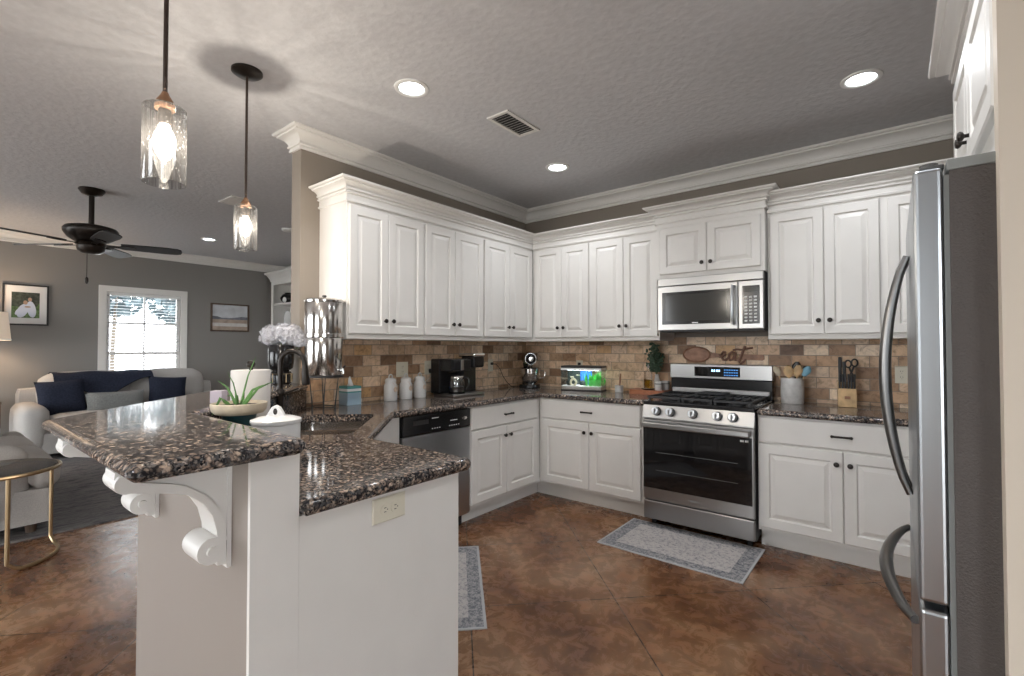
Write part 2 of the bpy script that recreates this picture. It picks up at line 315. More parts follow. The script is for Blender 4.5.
# ------------------------------------------------------------------ room shell
struct('floor', MB().box(-6, 5.6, -7.2, .4, -.1, 0), M['floor'])
struct('ceiling', MB().box(-6, 5.6, -7.2, .4, H, H+.1), M['ceil'])
struct('wall_back', MB().box(-.12, 4.12, 0, .12, 0, H), M['wall'])
struct('wall_kitchen_left', MB().box(-.12, 0, -2.495, 0, 0, H), M['wall'])
struct('wall_right', MB().box(4.0, 4.12, -2.62, 0, 0, H), M['wall'])
struct('wall_living_right', MB().box(-5.72, -.12, .2, .32, 0, H), M['lwall'])
WX = -5.6; wy0, wy1, wz0, wz1 = -2.385, -1.485, .62, 2.10             # window opening in the living room wall
w = MB(); w.box(WX-.12, WX, -7.2, wy0, 0, H); w.box(WX-.12, WX, wy1, .2, 0, H); w.box(WX-.12, WX, wy0, wy1, 0, wz0); w.box(WX-.12, WX, wy0, wy1, wz1, H)
struct('wall_living_far', w, M['lwall'])
struct('trim_1', MB().box(3.262, 4.12, -2.625, -2.592, 0, H).box(3.262, 3.285, -2.592, -2.57, 0, H), M['cream'])
w = MB(); RY = -7.2  # unseen rear wall; its openings are added to let in fill light
for x0, x1 in ((-6, -5.2), (-.9, 1.0), (2.5, 5.72)): w.box(x0, x1, RY-.12, RY, 0, H)
for x0, x1 in ((-5.2, -.9), (1.0, 2.5)): w.box(x0, x1, RY-.12, RY, 2.45, H)
struct('wall_front', w, M['wall'])
w = MB(); w.box(5.6, 5.72, -7.2, -6.4, 0, H).box(5.6, 5.72, -4.85, .12, 0, H).box(5.6, 5.72, -6.4, -4.85, 2.35, H)  # unseen side wall; opening added and sized to light the peninsula end
struct('wall_side', w, M['wall'])
crown_prof = [(0, H-.125), (.014, H-.125), (.016, H-.112), (.010, H-.108), (.010, H-.100), (.022, H-.098), (.024, H-.086), (.016, H-.082), (.022, H-.066), (.036, H-.048), (.056, H-.034), (.072, H-.028), (.074, H-.018), (.088, H-.016), (.094, H-.008), (.094, H), (0, H)]
struct('trim_2', MB().sweep(crown_prof, [(4.0, 0), (0, 0), (0, -2.495), (-.12, -2.495), (-.12, .2)], 1), M['trim'], 30)
struct('trim_3', MB().sweep(crown_prof, [(-.12, .2), (WX, .2), (WX, -7.0)], 1), M['trim'], 30)
struct('baseboard_living', MB().box(WX, WX+.015, -7.0, .2, 0, .13), M['trim'])
# tile backsplash
struct('trim_4', MB().box(.008, 3.95, -.008, -.001, .915, 1.40), M['tilex'])
struct('trim_5', MB().box(.001, .008, -2.485, -.001, .915, 1.40), M['tiley'])
# window: casing, sill, sashes
wn = struct('window_1', MB().box(WX, WX+.02, wy0-.085, wy0, wz0-.03, wz1+.085).box(WX, WX+.02, wy1, wy1+.085, wz0-.03, wz1+.085).box(WX, WX+.02, wy0, wy1, wz1, wz1+.085).box(WX, WX+.035, wy0-.1, wy1+.1, wz0-.03, wz0), M['trim'])
zm = 1.225
fr = MB(); ym = (wy0+wy1)/2
for z0, z1, x in ((zm-.02, wz1, WX-.06), (wz0, zm+.02, WX-.045)):
    fr.box(x, x+.03, wy0, wy0+.045, z0, z1).box(x, x+.03, wy1-.045, wy1, z0, z1).box(x, x+.03, wy0+.045, wy1-.045, z0, z0+.04).box(x, x+.03, wy0+.045, wy1-.045, z1-.04, z1)
    fr.box(x+.005, x+.025, ym-.011, ym+.011, z0+.04, z1-.04)
fr.box(WX-.055, WX-.035, wy0+.045, wy1-.045, 1.655, 1.677)
obj('window_sash', fr, M['trim'], wn)
obj('window_glass', MB().box(WX-.044, WX-.042, wy0+.04, wy1-.04, wz0+.03, wz1-.03), M['wglass'], wn)

# ------------------------------------------------------------------ cabinets
def knob(T, a, z, parent, b=0.):
    prof = [(.006, b), (.0055, b+.012), (.013, b+.017), (.0155, b+.022), (.013, b+.028), (.004, b+.030)]
    mb = MB(T); mb.rings([[(a+r*math.cos(2*PI*i/14), h, z+r*math.sin(2*PI*i/14)) for i in range(14)] for r, h in prof])
    o = obj('knob', mb, M['bronze'], parent, True); return o
def rect(a0, a1, z0, z1, b, i): return [(a0+i, b, z0+i), (a1-i, b, z0+i), (a1-i, b, z1-i), (a0+i, b, z1-i)]
def door(T, a0, a1, z0, z1, b, parent, fw=.055, name='door'):
    mb = MB(T)
    mb.rings([rect(a0, a1, z0, z1, b, 0), rect(a0, a1, z0, z1, b+.015, 0), rect(a0, a1, z0, z1, b+.020, .005), rect(a0, a1, z0, z1, b+.020, fw), rect(a0, a1, z0, z1, b+.0135, fw+.005),
              rect(a0, a1, z0, z1, b+.010, fw+.007), rect(a0, a1, z0, z1, b+.010, fw+.013), rect(a0, a1, z0, z1, b+.018, fw+.034), rect(a0, a1, z0, z1, b+.019, fw+.037)])
    return obj(name, mb, M['white'], parent)
def drawer(T, a0, a1, z0, z1, b, parent):
    mb = MB(T); mb.rings([rect(a0, a1, z0, z1, b, 0), rect(a0, a1, z0, z1, b+.013, 0), rect(a0, a1, z0, z1, b+.020, .007)])
    d = obj('drawer', mb, M['white'], parent)
    am, zz = (a0+a1)/2, (z0+z1)/2; h = MB(T)
    h.tube([(am-.045, b+.042, zz), (am+.045, b+.042, zz)], .0065, 8)
    for sgn in (-1, 1): h.tube([(am+sgn*.042, b+.018, zz), (am+sgn*.042, b+.042, zz)], .0055, 8); h.ell((am+sgn*.048, b+.042, zz), (.009, .009, .009), 8, 6)
    obj('handle', h, M['bronze'], d, True); return d
def upper(name, label, T, w, doors, z0, z1, dz0, dz1, depth=.33, loc=(0, 0, 0), kz=.09, group=None, rail=True):
    t = thing(name, label, 'cabinet', T @ Vector((w/2, depth/2, z0)), group)
    mb = MB(T); mb.box(0, w, 0.002, depth, z0+(.028 if rail else 0), z1)
    if rail: mb.box(0, w, .0, depth+.006, z0, z0+.028, .004)
    obj('body', mb, M['white'], t)
    for i, (a0, a1, ks) in enumerate(doors):
        d = door(T, a0, a1, dz0, dz1, depth, t)
        if ks: knob(T, a1-.03 if ks > 0 else a0+.03, dz0+kz, d, depth+.018)
    return t
TA = lambda y0: Fr((0, y0, 0), (0, 1, 0), (1, 0, 0))                  # left kitchen wall, facing +X
TB = lambda x0: Fr((x0, 0, 0), (1, 0, 0), (0, -1, 0))                 # back wall, facing -Y
for y0, y1, ym_, lab in ((-2.36, -1.718, -2.045, 'white double-door wall cabinet at the open end, above the tissue box'), (-1.718, -1.055, -1.40, 'white double-door wall cabinet above the coffee maker and canisters'), (-1.055, -.33, -.706, 'white double-door wall cabinet on the left wall next to the corner, above the stand mixer')):
    T = TA(y0); L = y1-y0; s = ym_-y0; e = L-.008 if y1 < -.4 else L-.035
    upper('wall_cabinet', lab, T, L, [(.010, s-.0015, 1), (s+.0015, e, -1)], 1.37, 2.37, 1.405, 2.24, group='upper kitchen cabinets')
for x0, x1, xm_, lab in ((.335, .965, .671, 'white double-door wall cabinet on the back wall next to the corner'), (.965, 1.60, 1.292, 'white double-door wall cabinet immediately left of the microwave')):
    T = TB(x0); L = x1-x0
    upper('wall_cabinet', lab, T, L, [(.012 if x0 > .5 else .03, xm_-x0-.0015, 1), (xm_-x0+.0015, L-.010, -1)], 1.37, 2.37, 1.405, 2.245, group='upper kitchen cabinets')
upper('wall_cabinet', 'short white double-door cabinet mounted directly over the microwave', TB(1.605), .775, [(.028, .388, 1), (.391, .752, -1)], 1.855, 2.40, 1.885, 2.25, depth=.40, kz=.065, group='upper kitchen cabinets', rail=False)
upper('wall_cabinet', 'white double-door wall cabinet immediately right of the microwave', TB(2.385), .650, [(.016, .334, 1), (.337, .630, -1)], 1.37, 2.37, 1.405, 2.245, group='upper kitchen cabinets')
upper('wall_cabinet', 'white wall cabinet partly hidden behind the refrigerator', TB(3.035), .9, [(.018, .43, 1), (.433, .87, -1)], 1.37, 2.37, 1.405, 2.245, group='upper kitchen cabinets')
cp = [(0, 2.262), (.014, 2.262), (.016, 2.274), (.006, 2.280), (.006, 2.314), (.020, 2.316), (.021, 2.324), (.012, 2.327), (.012, 2.334), (.026, 2.337), (.028, 2.345), (.020, 2.349), (.026, 2.360), (.042, 2.371), (.062, 2.376), (.064, 2.383), (.080, 2.386), (.084, 2.392), (.084, 2.398), (0, 2.398)]
cpm = [(o, z+.027) for o, z in cp]
struct('trim_6', MB().sweep(cp, [(.004, -2.36), (.33, -2.36), (.33, -.33), (1.603, -.33)], -1), M['white'], 30)
struct('trim_7', MB().sweep(cpm, [(1.604, -.335), (1.604, -.40), (2.382, -.40), (2.382, -.335)], -1), M['white'], 30)
struct('trim_8', MB().sweep(cp, [(2.384, -.33), (3.94, -.33)], -1), M['white'], 30)
# cabinet over the refrigerator, facing left
TF = Fr((3.985, -1.665, 0), (0, -1, 0), (-1, 0, 0))
ofc = upper('wall_cabinet', 'white cabinet high above the refrigerator, seen edge-on', TF, .90, [(.02, .444, 1), (.447, .885, -1)], 1.80, 2.40, 1.875, 2.27, depth=.705, kz=.075, rail=False)
struct('trim_9', MB().sweep(cp, [(3.98, -1.667), (3.28, -1.667), (3.28, -2.585)], -1), M['white'], 30)
# base cabinets
def base(name, label, T, w, drw, doors, body=None, toe=True, toe0=0., toe1=0., depth=.61, group='base kitchen cabinets'):
    t = thing(name, label, 'cabinet', T @ Vector((w/2, depth/2, 0)), group)
    mb = MB(T)
    if body is None: mb.box(0, w, .002, depth, .125, .873)
    else: body(mb)
    if toe: mb.box(toe0, w+toe1, .02, depth-.085, 0, .125)
    obj('body', mb, M['white'], t)
    for a0, a1 in drw: drawer(T, a0, a1, .70, .862, depth, t)
    for a0, a1, ks in doors:
        d = door(T, a0, a1, .148, .690, depth, t, .06); knob(T, a1-.032 if ks > 0 else a0+.032, .615, d, depth+.018)
    return t
base('base_cabinet', 'white base cabinet between the dishwasher and the corner', TA(-1.515), .904, [(.012, .85)], [(.012, .420, 1), (.424, .85, -1)], toe1=.0855)
base('base_cabinet', 'white base cabinet under the fish tank, left of the range', TB(.613), .984, [(.032, .947)], [(.032, .499, 1), (.503, .947, -1)], toe0=-.087)
base('base_cabinet', 'white base cabinet right of the range, under the utensil crock and knife block', TB(2.369), .936, [(.006, .911)], [(.006, .463, 1), (.467, .911, -1)])
# diagonal sink cabinet and peninsula cabinet
q = .70711
t = thing('sink_base_cabinet', 'white diagonal sink cabinet under the corner sink beside the dishwasher', 'cabinet', (.6, -2.5, 0))
dg = MB(); P_ = [(.02, -2.155), (.61, -2.155), (.61, -2.235), (1.235, -2.86), (1.245, -2.86), (1.245, -3.44), (1.02, -3.44), (.05, -2.47)]
dg.rings([[(x, y, .125) for x, y in P_], [(x, y, .68) for x, y in P_]], True, True)
dg.extr([(.61, .125), (.61, .872), (.59, .872), (.59, .125)], -2.155, -2.235, 'xz')
obj('body', dg, M['white'], t)
obj('toe_kick', MB().prism([(.05, -2.16), (.53, -2.16), (.53, -2.27), (1.15, -2.89), (1.15, -3.40), (1.02, -3.40), (.05, -2.43)], 0, .125), M['white'], t)
TD = Fr((.6125, -2.2375, 0), (q, -q, 0), (q, q, 0))
obj('false_front', MB(TD).box(.0, .88, -.02, .0, .125, .872).box(.06, .82, .0, .018, .70, .86, .005), M['white'], t)
for a0, a1, ks in ((.06, .438, 1), (.442, .82, -1)):
    d = door(TD, a0, a1, .148, .69, 0, t, .06); knob(TD, a1-.03 if ks > 0 else a0+.03, .615, d, .018)
t = thing('peninsula_cabinet', 'white end cabinet of the peninsula with a plain end panel', 'cabinet', (1.55, -3.16, 0))
obj('body', MB().box(1.25, 1.835, -3.455, -2.875, .125, .873).box(1.25, 1.835, -3.455, -2.95, 0, .125), M['white'], t)
obj('end_panel', MB().box(1.836, 1.850, -3.457, -2.868, 0, .873), M['white'], t)
TP = Fr((1.83, -2.875, 0), (-1, 0, 0), (0, 1, 0))
drawer(TP, .02, .55, .70, .862, 0, t)
for a0, a1, ks in ((.02, .283, 1), (.287, .55, -1)):
    d = door(TP, a0, a1, .148, .69, 0, t, .05); knob(TP, a1-.03 if ks > 0 else a0+.03, .615, d, .018)
# peninsula half wall
kl = [(1.85, -3.58), (1.85, -3.46), (.99, -3.46), (.004, -2.474), (.002, -2.62), (.94, -3.58)]
struct('wall_peninsula', MB().prism([(1.838, -3.58), (1.838, -3.4605), (.99, -3.4605), (.012, -2.4825), (-.115, -2.4975), (-.115, -2.525), (.94, -3.58)], 0, 1.0415), M['knee'])
struct('trim_10', MB().box(1.8385, 1.852, -3.581, -3.4585, 0, 1.0415), M['white'])

# ------------------------------------------------------------------ counters
sc_s, sc_m = lambda s, m: (q*(s+m), q*(m-s)), None                   # diagonal coords: s along (1,-1), m along (1,1)
hole = []
s0, s1, m0, m1 = 2.10, 2.775, -1.625, -1.21
for (cs, cm, a0) in ((s1-.06, m1-.06, 0), (s0+.06, m1-.06, 90), (s0+.06, m0+.06, 180), (s1-.06, m0+.06, 270)):
    hole += [sc_s(cs+.06*math.cos(math.radians(a0+18*k)), cm+.06*math.sin(math.radians(a0+18*k))) for k in range(6)]
ct = [(.010, -.010), (.010, -2.470), (.998, -3.458), (1.878, -3.458), (1.878, -2.812), (1.238, -2.812), (.648, -2.222), (.648, -.650), (1.597, -.650), (1.597, -.010)]
ct = round_corner(ct, 4, .04)
o = obj('countertop', slab(ct, .8745, .9145, hole), M['granite'], None, 35)
tag(o, 'speckled brown granite worktop running from the range round the corner to the peninsula end', 'countertop')
o = obj('countertop', slab([(2.372, -.650), (3.95, -.650), (3.95, -.010), (2.372, -.010)], .8745, .9145), M['granite'], None, 35)
tag(o, 'short speckled granite worktop right of the range', 'countertop')
bar = [(1.888, -3.828), (1.888, -3.442), (1.062, -3.442), (.120, -2.5), (-.44, -2.5), (.888, -3.828)]
bar = round_corner(bar, 1, .05); bar = round_corner(bar, 0, .03)
o = obj('breakfast_bar', slab(bar, 1.0425, 1.0805, r=.022), M['granite'], None, 35)
tag(o, 'raised speckled granite breakfast bar on the peninsula half wall', 'bar')
o = obj('bar_backsplash', MB().prism([(.995, -3.458), (.012, -2.475), (.028, -2.459), (1.006, -3.437), (1.80, -3.437), (1.80, -3.458)], .916, 1.041), M['granite'])
tag(o, 'granite upstand under the raised bar, behind the sink faucet', 'backsplash')

# ------------------------------------------------------------------ sink, faucet
sk = thing('sink', 'stainless steel double-bowl sink set into the diagonal granite corner', 'sink', (q*(2.43-1.42), q*(-1.42-2.43), .70))
def rr_(s0, s1, m0, m1, r, z):
    out = []
    for cs, cm, a0 in ((s1-r, m1-r, 0), (s0+r, m1-r, 90), (s0+r, m0+r, 180), (s1-r, m0+r, 270)):
        out += [(*sc_s(cs+r*math.cos(math.radians(a0+18*k)), cm+r*math.sin(math.radians(a0+18*k))), z) for k in range(6)]
    return out
for nm, a, b in (('bowl', s0, 2.40), ('bowl', 2.42, s1)):
    mb = MB(); mb.rings([rr_(a-.012, b+.012, m0-.012, m1+.012, .07, .8735), rr_(a+.002, b-.002, m0+.002, m1-.002, .06, .872), rr_(a+.006, b-.006, m0+.006, m1-.006, .06, .73), rr_(a+.03, b-.03, m0+.03, m1-.03, .05, .705), rr_(a+.12, b-.12, m0+.12, m1-.12, .04, .700)], False, True)
    bo = obj(nm, mb, M['bright'], sk, 50)
    cs, cm = (a+b)/2, (m0+m1)/2; obj('drain', MB().lathe([(.04, .7005), (.038, .704), (.02, .702)], (*sc_s(cs, cm), 0), 18), M['chrome'], bo, True)
F0 = Vector((.459, -2.841, .9145))
fa = thing('faucet', 'dark bronze gooseneck kitchen faucet behind the corner sink', 'faucet', F0)
mb = MB(); mb.lathe([(.029, .9145), (.029, .922), (.026, .93), (.019, .945), (.019, 1.05), (.026, 1.06), (.026, 1.075), (.0155, 1.09)], (F0.x, F0.y, 0), 20); obj('base', mb, M['bronze'], fa, True)
dm = Vector((q, q, 0)); R_ = .062
pts = [F0+Vector((0, 0, .165)), F0+Vector((0, 0, .32))]+[F0+dm*(R_-R_*math.cos(a))+Vector((0, 0, .32+R_*math.sin(a))) for a in [PI*k/14 for k in range(1, 14)]]+[F0+dm*(2*R_+.004)+Vector((0, 0, .30))]
obj('spout', MB().tube(pts, .0135, 14), M['bronze'], fa, True)
e = F0+dm*(2*R_+.005); obj('spray_head', MB().tube([e+Vector((0, 0, .305)), e+Vector((0, 0, .27)), e+dm*.004+Vector((0, 0, .21)), e+dm*.005+Vector((0, 0, .195))], [.0145, .0185, .022, .019], 14), M['bronze'], fa, True)
obj('lever', MB().tube([F0+Vector((.01, .01, .145)), F0+Vector((.035, .02, .155)), F0+Vector((.10, .05, .18))], [.009, .008, .005], 8), M['bronze'], fa, True)

# ------------------------------------------------------------------ range
rx0, rx1 = 1.606, 2.364; rw = rx1-rx0
rg = thing('range', 'stainless steel gas range with black oven window and five round knobs', 'stove', ((rx0+rx1)/2, -.35, 0))
obj('body', MB().box(rx0+.004, rx1-.004, -.655, -.03, .05, .885), M['blackm'], rg)
for x in (rx0+.05, rx1-.05):
    for y in (-.60, -.08): obj('foot', MB().cyl((x, y, 0), (x, y, .05), .018), M['blackm'], rg)
obj('storage_drawer', MB().box(rx0+.004, rx1-.004, -.688, -.655, .058, .192, .006), M['steel'], rg)
dr = obj('oven_door', MB().box(rx0+.002, rx1-.002, -.690, -.656, .199, .785, .006), M['steel'], rg)
obj('window', MB().box(rx0+.006, rx1-.014, -.6945, -.688, .285, .725, .002), M['dglass'], dr)
rk = MB()
for z in (.42, .55):
    rk.tube([(rx0+.10, -.695, z), (rx1-.10, -.695, z)], .0011, 5)
obj('rack_line', rk, M['greyplastic'], dr)
h = MB(); h.box(rx0+.016, rx1-.016, -.752, -.722, .733, .772, .008)
for x in (rx0+.045, rx1-.045): h.box(x-.014, x+.014, -.724, -.688, .740, .766, .004)
obj('handle', h, M['steel'], dr)
obj('maker_mark', MB().box(1.945, 2.025, -.6915, -.689, .238, .246), M['text'], dr)
mk = MB(); mk.box(rx1-.085, rx1-.062, -.6955, -.694, .695, .708).box(rx1-.055, rx1-.035, -.6955, -.694, .695, .708); obj('printed_mark', mk, M['wtext'], dr)
cpn = MB(); cpn.extr([(-.655, .79), (-.692, .79), (-.692, .80), (-.672, .890), (-.655, .893)], rx0+.001, rx1-.001, 'yz')
cpl = obj('control_panel', cpn, M['steel'], rg)
for x in (1.712, 1.815, 1.973, 2.135, 2.235):
    k = MB(); c = Vector((x, -.685, .848)); d = Vector((0, -.98, .2)).normalized()
    k.tube([c+d*.006, c+d*.020, c+d*.040, c+d*.044], [.0265, .028, .0265, .022], 20); ob_ = MB(); ob_.tube([c, c+d*.008], [.033, .032], 20); obj('knob_ring', ob_, M['blackm'], cpl, 35)
    kb = obj('knob', k, M['steelv'], cpl, 35)
    obj('grip', MB().box(x-.005, x+.005, -.739, -.727, .838, .872, .003), M['steel'], kb)
obj('cooktop', MB().box(rx0-.002, rx1+.002, -.672, -.10, .886, .918, .008), M['black'], rg)
for gx0, gx1 in ((rx0+.02, rx0+.265), (rx0+.270, rx1-.270), (rx1-.265, rx1-.02)):
    g = MB(); y0, y1 = -.655, -.13
    for x in (gx0+.008, gx1-.008): g.box(x-.008, x+.008, y0, y1, .938, .954, .003)
    for y in (y0+.008, (y0+y1)/2, y1-.008): g.box(gx0+.016, gx1-.016, y-.008, y+.008, .938, .954, .003)
    for x in ((gx0+gx1)/2, (2*gx0+gx1)/3.02, (gx0+2*gx1)/2.98/1.0): g.box(x-.005, x+.005, y0+.016, y1-.016, .940, .952, .002)
    for x in (gx0+.012, gx1-.012):
        for y in (y0+.02, y1-.02): g.box(x-.007, x+.007, y-.007, y+.007, .917, .94)
    obj('grate', g, M['iron'], rg)
for x, y, r in ((rx0+.14, -.52, .045), (rx0+.14, -.26, .035), ((rx0+rx1)/2, -.39, .05), (rx1-.14, -.52, .045), (rx1-.14, -.26, .035)):
    obj('burner', MB().lathe([(r*1.25, .917), (r*1.2, .924), (r, .926), (r*.95, .934), (r*.3, .936)], (x, y, 0), 20), M['iron'], rg, 40)
obj('griddle_plate', MB().box((rx0+rx1)/2-.10, (rx0+rx1)/2+.10, -.33, -.15, .955, .967, .006), M['iron'], rg)
bgd = obj('backguard', MB().box(rx0-.002, rx1+.002, -.095, -.03, .886, 1.062, .004), M['black'], rg)
obj('backguard_trim', MB().box(rx0+.01, rx1-.01, -.112, -.094, .925, .985, .008), M['steel'], rg)
bp_ = obj('display_panel', MB().box(rx0-.008, rx1+.006, -.105, -.03, 1.062, 1.178, .005), M['steel'], rg)
dsp = obj('display', MB().box(1.80, 2.145, -.1075, -.104, 1.082, 1.160, .001), M['black'], bp_)
obj('display_glow', MB().box(1.815, 1.90, -.1085, -.107, 1.088, 1.154), M['dglass'], dsp)
dg_ = MB()
for i, x in enumerate((1.935, 1.951, 1.971, 1.987)): dg_.box(x, x+.010, -.1085, -.107, 1.122, 1.138)
obj('clock_digits', dg_, M['digits'], dsp)
for r_ in range(3):
    for c_ in range(6): 
        pass
bt = MB()
for r_ in range(3):
    for c_ in range(6): bt.box(2.03+.018*c_, 2.038+.018*c_, -.1085, -.107, 1.093+.021*r_, 1.098+.021*r_)
obj('button_marks', bt, M['screen'], dsp)

# ------------------------------------------------------------------ microwave
mx0, mx1 = 1.618, 2.374
mw = thing('microwave', 'stainless steel over-the-range microwave with black keypad above the stove', 'microwave', ((mx0+mx1)/2, -.2, 1.44))
obj('body', MB().box(mx0, mx1, -.385, -.004, 1.452, 1.852), M['blackm'], mw)
obj('vent_grille', MB().box(mx0, mx1, -.420, -.386, 1.792, 1.852, .004), M['steel'], mw)
mf = obj('door', MB().box(mx0, 2.208, -.420, -.386, 1.447, 1.789, .004), M['steel'], mw)
obj('window_frame', MB().box(1.655, 2.158, -.4225, -.419, 1.492, 1.742, .001), M['black'], mf)
obj('window_glass', MB().box(1.685, 2.132, -.4235, -.4215, 1.518, 1.720), M['mglass'], mf)
obj('maker_mark', MB().box(1.885, 1.93, -.4245, -.4225, 1.499, 1.506), M['wtext'], mf)
hh = MB(); hh.tube([(2.183, -.455, 1.478), (2.183, -.468, 1.53), (2.183, -.472, 1.62), (2.183, -.468, 1.71), (2.183, -.455, 1.758)], .0105, 10)
for z in (1.49, 1.748): hh.box(2.174, 2.192, -.458, -.418, z-.010, z+.010, .003)
obj('handle', hh, M['steelv'], mf, 40)
kp = obj('control_panel', MB().box(2.211, mx1, -.420, -.386, 1.447, 1.789, .004), M['steel'], mw)
kk = obj('keypad', MB().box(2.238, 2.350, -.4225, -.419, 1.482, 1.752, .001), M['black'], kp)
b1 = MB()
for r_ in range(8):
    for c_ in range(3): b1.box(2.252+.031*c_, 2.270+.031*c_, -.4235, -.422, 1.498+.024*r_, 1.509+.024*r_)
obj('button_marks', b1, M['wtext'], kk)
obj('clock_display', MB().box(2.25, 2.338, -.4235, -.422, 1.705, 1.738), M['mglass'], kk)
obj('underside', MB().box(mx0+.01, mx1-.01, -.37, -.02, 1.436, 1.452), M['blackm'], mw)

# ------------------------------------------------------------------ dishwasher
dw = thing('dishwasher', 'stainless dishwasher with black control panel under the left worktop', 'dishwasher', (.32, -1.835, 0))
obj('body', MB().box(.03, .60, -2.145, -1.522, .10, .868), M['blackm'], dw)
obj('toe_plate', MB().box(.04, .545, -2.143, -1.524, 0, .10), M['blackm'], dw)
obj('door', MB().box(.601, .630, -2.143, -1.524, .105, .735, .005), M['steelv'], dw)
dp = obj('control_panel', MB().box(.601, .634, -2.143, -1.524, .740, .868, .006), M['black'], dw)
obj('handle_recess', MB().box(.6335, .6355, -2.06, -1.93, .805, .835), M['blackm'], dp)
b2 = MB()
for i in range(4): b2.box(.6335, .6352, -1.90+.022*i, -1.89+.022*i, .765, .771)
for i in range(5): b2.box(.6335, .6352, -1.74+.022*i, -1.73+.022*i, .765, .771)
b2.box(.6335, .6352, -1.90, -1.84, .835, .840).box(.6335, .6352, -1.73, -1.66, .80, .805)
obj('button_marks', b2, M['wtext'], dp)
bd = MB(Fr((.634, -1.585, .805), (0, 1, 0), (1, 0, 0))); bd.lathe([(.024, -.001), (.022, .003), (.001, .004)], (0, 0, 0), 16, 'y', sy=.5); obj('badge', bd, M['bright'], dp, True)

# ------------------------------------------------------------------ refrigerator
rf = thing('refrigerator', 'stainless french-door refrigerator with dark textured side', 'refrigerator', (3.55, -2.125, 0))
fy0, fy1 = -2.580, -1.672; fm = (fy0+fy1)/2
obj('case', MB().box(3.184, 3.95, fy0, fy1, .03, 1.735), M['fridgeside'], rf)
obj('top_cap', MB().box(3.180, 3.95, fy0-.001, fy1, 1.736, 1.762, .003), M['greyplastic'], rf)
obj('gasket', MB().box(3.174, 3.184, fy0+.008, fy1-.008, .06, 1.728), M['greyplastic'], rf)
obj('base_grille', MB().box(3.22, 3.9, fy0+.02, fy1-.02, 0, .03), M['blackm'], rf)
def bow(p0, p1, out, side, r0, r1, n=16):
    p0, p1 = Vector(p0), Vector(p1); pp = []
    for i in range(n+1):
        t_ = i/n; pp.append(p0.lerp(p1, t_)+Vector(out)*(math.sin(PI*t_)**.75))
    return pp
for y0, y1, hy in ((fy0, fm-.002, fm-.045), (fm+.002, fy1, fm+.045)):
    d = obj('door', MB().box(3.118, 3.173, y0, y1, .708, 1.748, .010, 3), M['steelv'], rf)
    hp = bow((3.112, hy, .865), (3.112, hy, 1.60), (-.058, 0, 0), 0, 0, 0)
    obj('handle', MB().tube(hp, [.010+.006*math.sin(PI*i/16) for i in range(17)], 12, flat=1.3), M['dsteel'], d, True)
d = obj('freezer_drawer', MB().box(3.118, 3.173, fy0, fy1, .075, .692, .010, 3), M['steelv'], rf)
hp = bow((3.112, fy0+.06, .635), (3.112, fy1-.06, .635), (-.062, 0, 0), 0, 0, 0)
obj('handle', MB().tube(hp, [.011+.007*math.sin(PI*i/16) for i in range(17)], 12), M['dsteel'], d, True)
for y in (fy0+.045, fy1-.045):
    hg = MB(); hg.box(3.132, 3.178, y-.018, y+.018, 1.749, 1.762, .004); hg.cyl((3.150, y, 1.749), (3.150, y, 1.768), .018)
    obj('hinge_cover', hg, M['dplastic'], rf)

# ------------------------------------------------------------------ corbels
def corbel(T, label):
    t = thing('corbel', label, 'corbel', T @ Vector((0, 0, .75)), 'carved brackets under the bar')
    w_ = .040
    out = [(0, 1.012), (.236, 1.012), (.239, .985), (.212, .962), (.196, .959), (.157, .950), (.125, .942), (.098, .932), (.066, .903), (.046, .869), (.036, .829), (.034, .80), (.03, .738), (0, .735)]
    disc = lambda m, c, r, x0, x1, n=24, k=1.: m.rings([[(x, c[0]+r*f*math.cos(2*PI*i/n), c[1]+r*f*math.sin(2*PI*i/n)) for i in range(n)] for x, f in ((x0, 1.), (x1, k))])
    mb = MB(T); mb.rings([[(x, p[0], p[1]) for p in out] for x in (-w_, w_)])
    disc(mb, (.047, .783), .034, -w_, w_); disc(mb, (.218, .985), .0225, -w_, w_)
    obj('bracket', mb, M['white'], t, 30)
    inner = [(.225, .999), (.202, .986), (.158, .974), (.130, .966), (.104, .956), (.060, .923), (.033, .885), (.019, .850), (.012, .80)]
    outer = [(.222, .966), (.196, .960), (.157, .951), (.125, .943), (.098, .933), (.066, .904), (.046, .870), (.036, .829), (.034, .80)]
    sw = MB(T)
    for sg in (-1, 1):
        x0, x1 = sg*(w_-.001), sg*(w_+.011)
        strip = [[(x0, *a), (x1, *a), (x1, *b), (x0, *b)] for a, b in zip(inner, outer)]; sw.rings(strip)
        disc(sw, (.047, .783), .034, sg*(w_-.001), sg*(w_+.012), k=.96); disc(sw, (.047, .783), .014, sg*w_, sg*(w_+.020), k=.85)
        disc(sw, (.218, .985), .0225, sg*(w_-.001), sg*(w_+.012), k=.96)
    obj('scroll_relief', sw, M['white'], t, 30)
    bk = MB(T); bk.box(-w_-.004, w_+.004, -.0005, .010, .727, 1.0115); obj('back_plate', bk, M['white'], t)
    return t
corbel(Fr((1.700, -3.581, .03), (1, 0, 0), (0, -1, 0)), 'white scroll corbel under the bar nearest the peninsula end')
corbel(Fr((1.13, -3.581, .03), (1, 0, 0), (0, -1, 0)), 'white scroll corbel under the far corner of the bar')

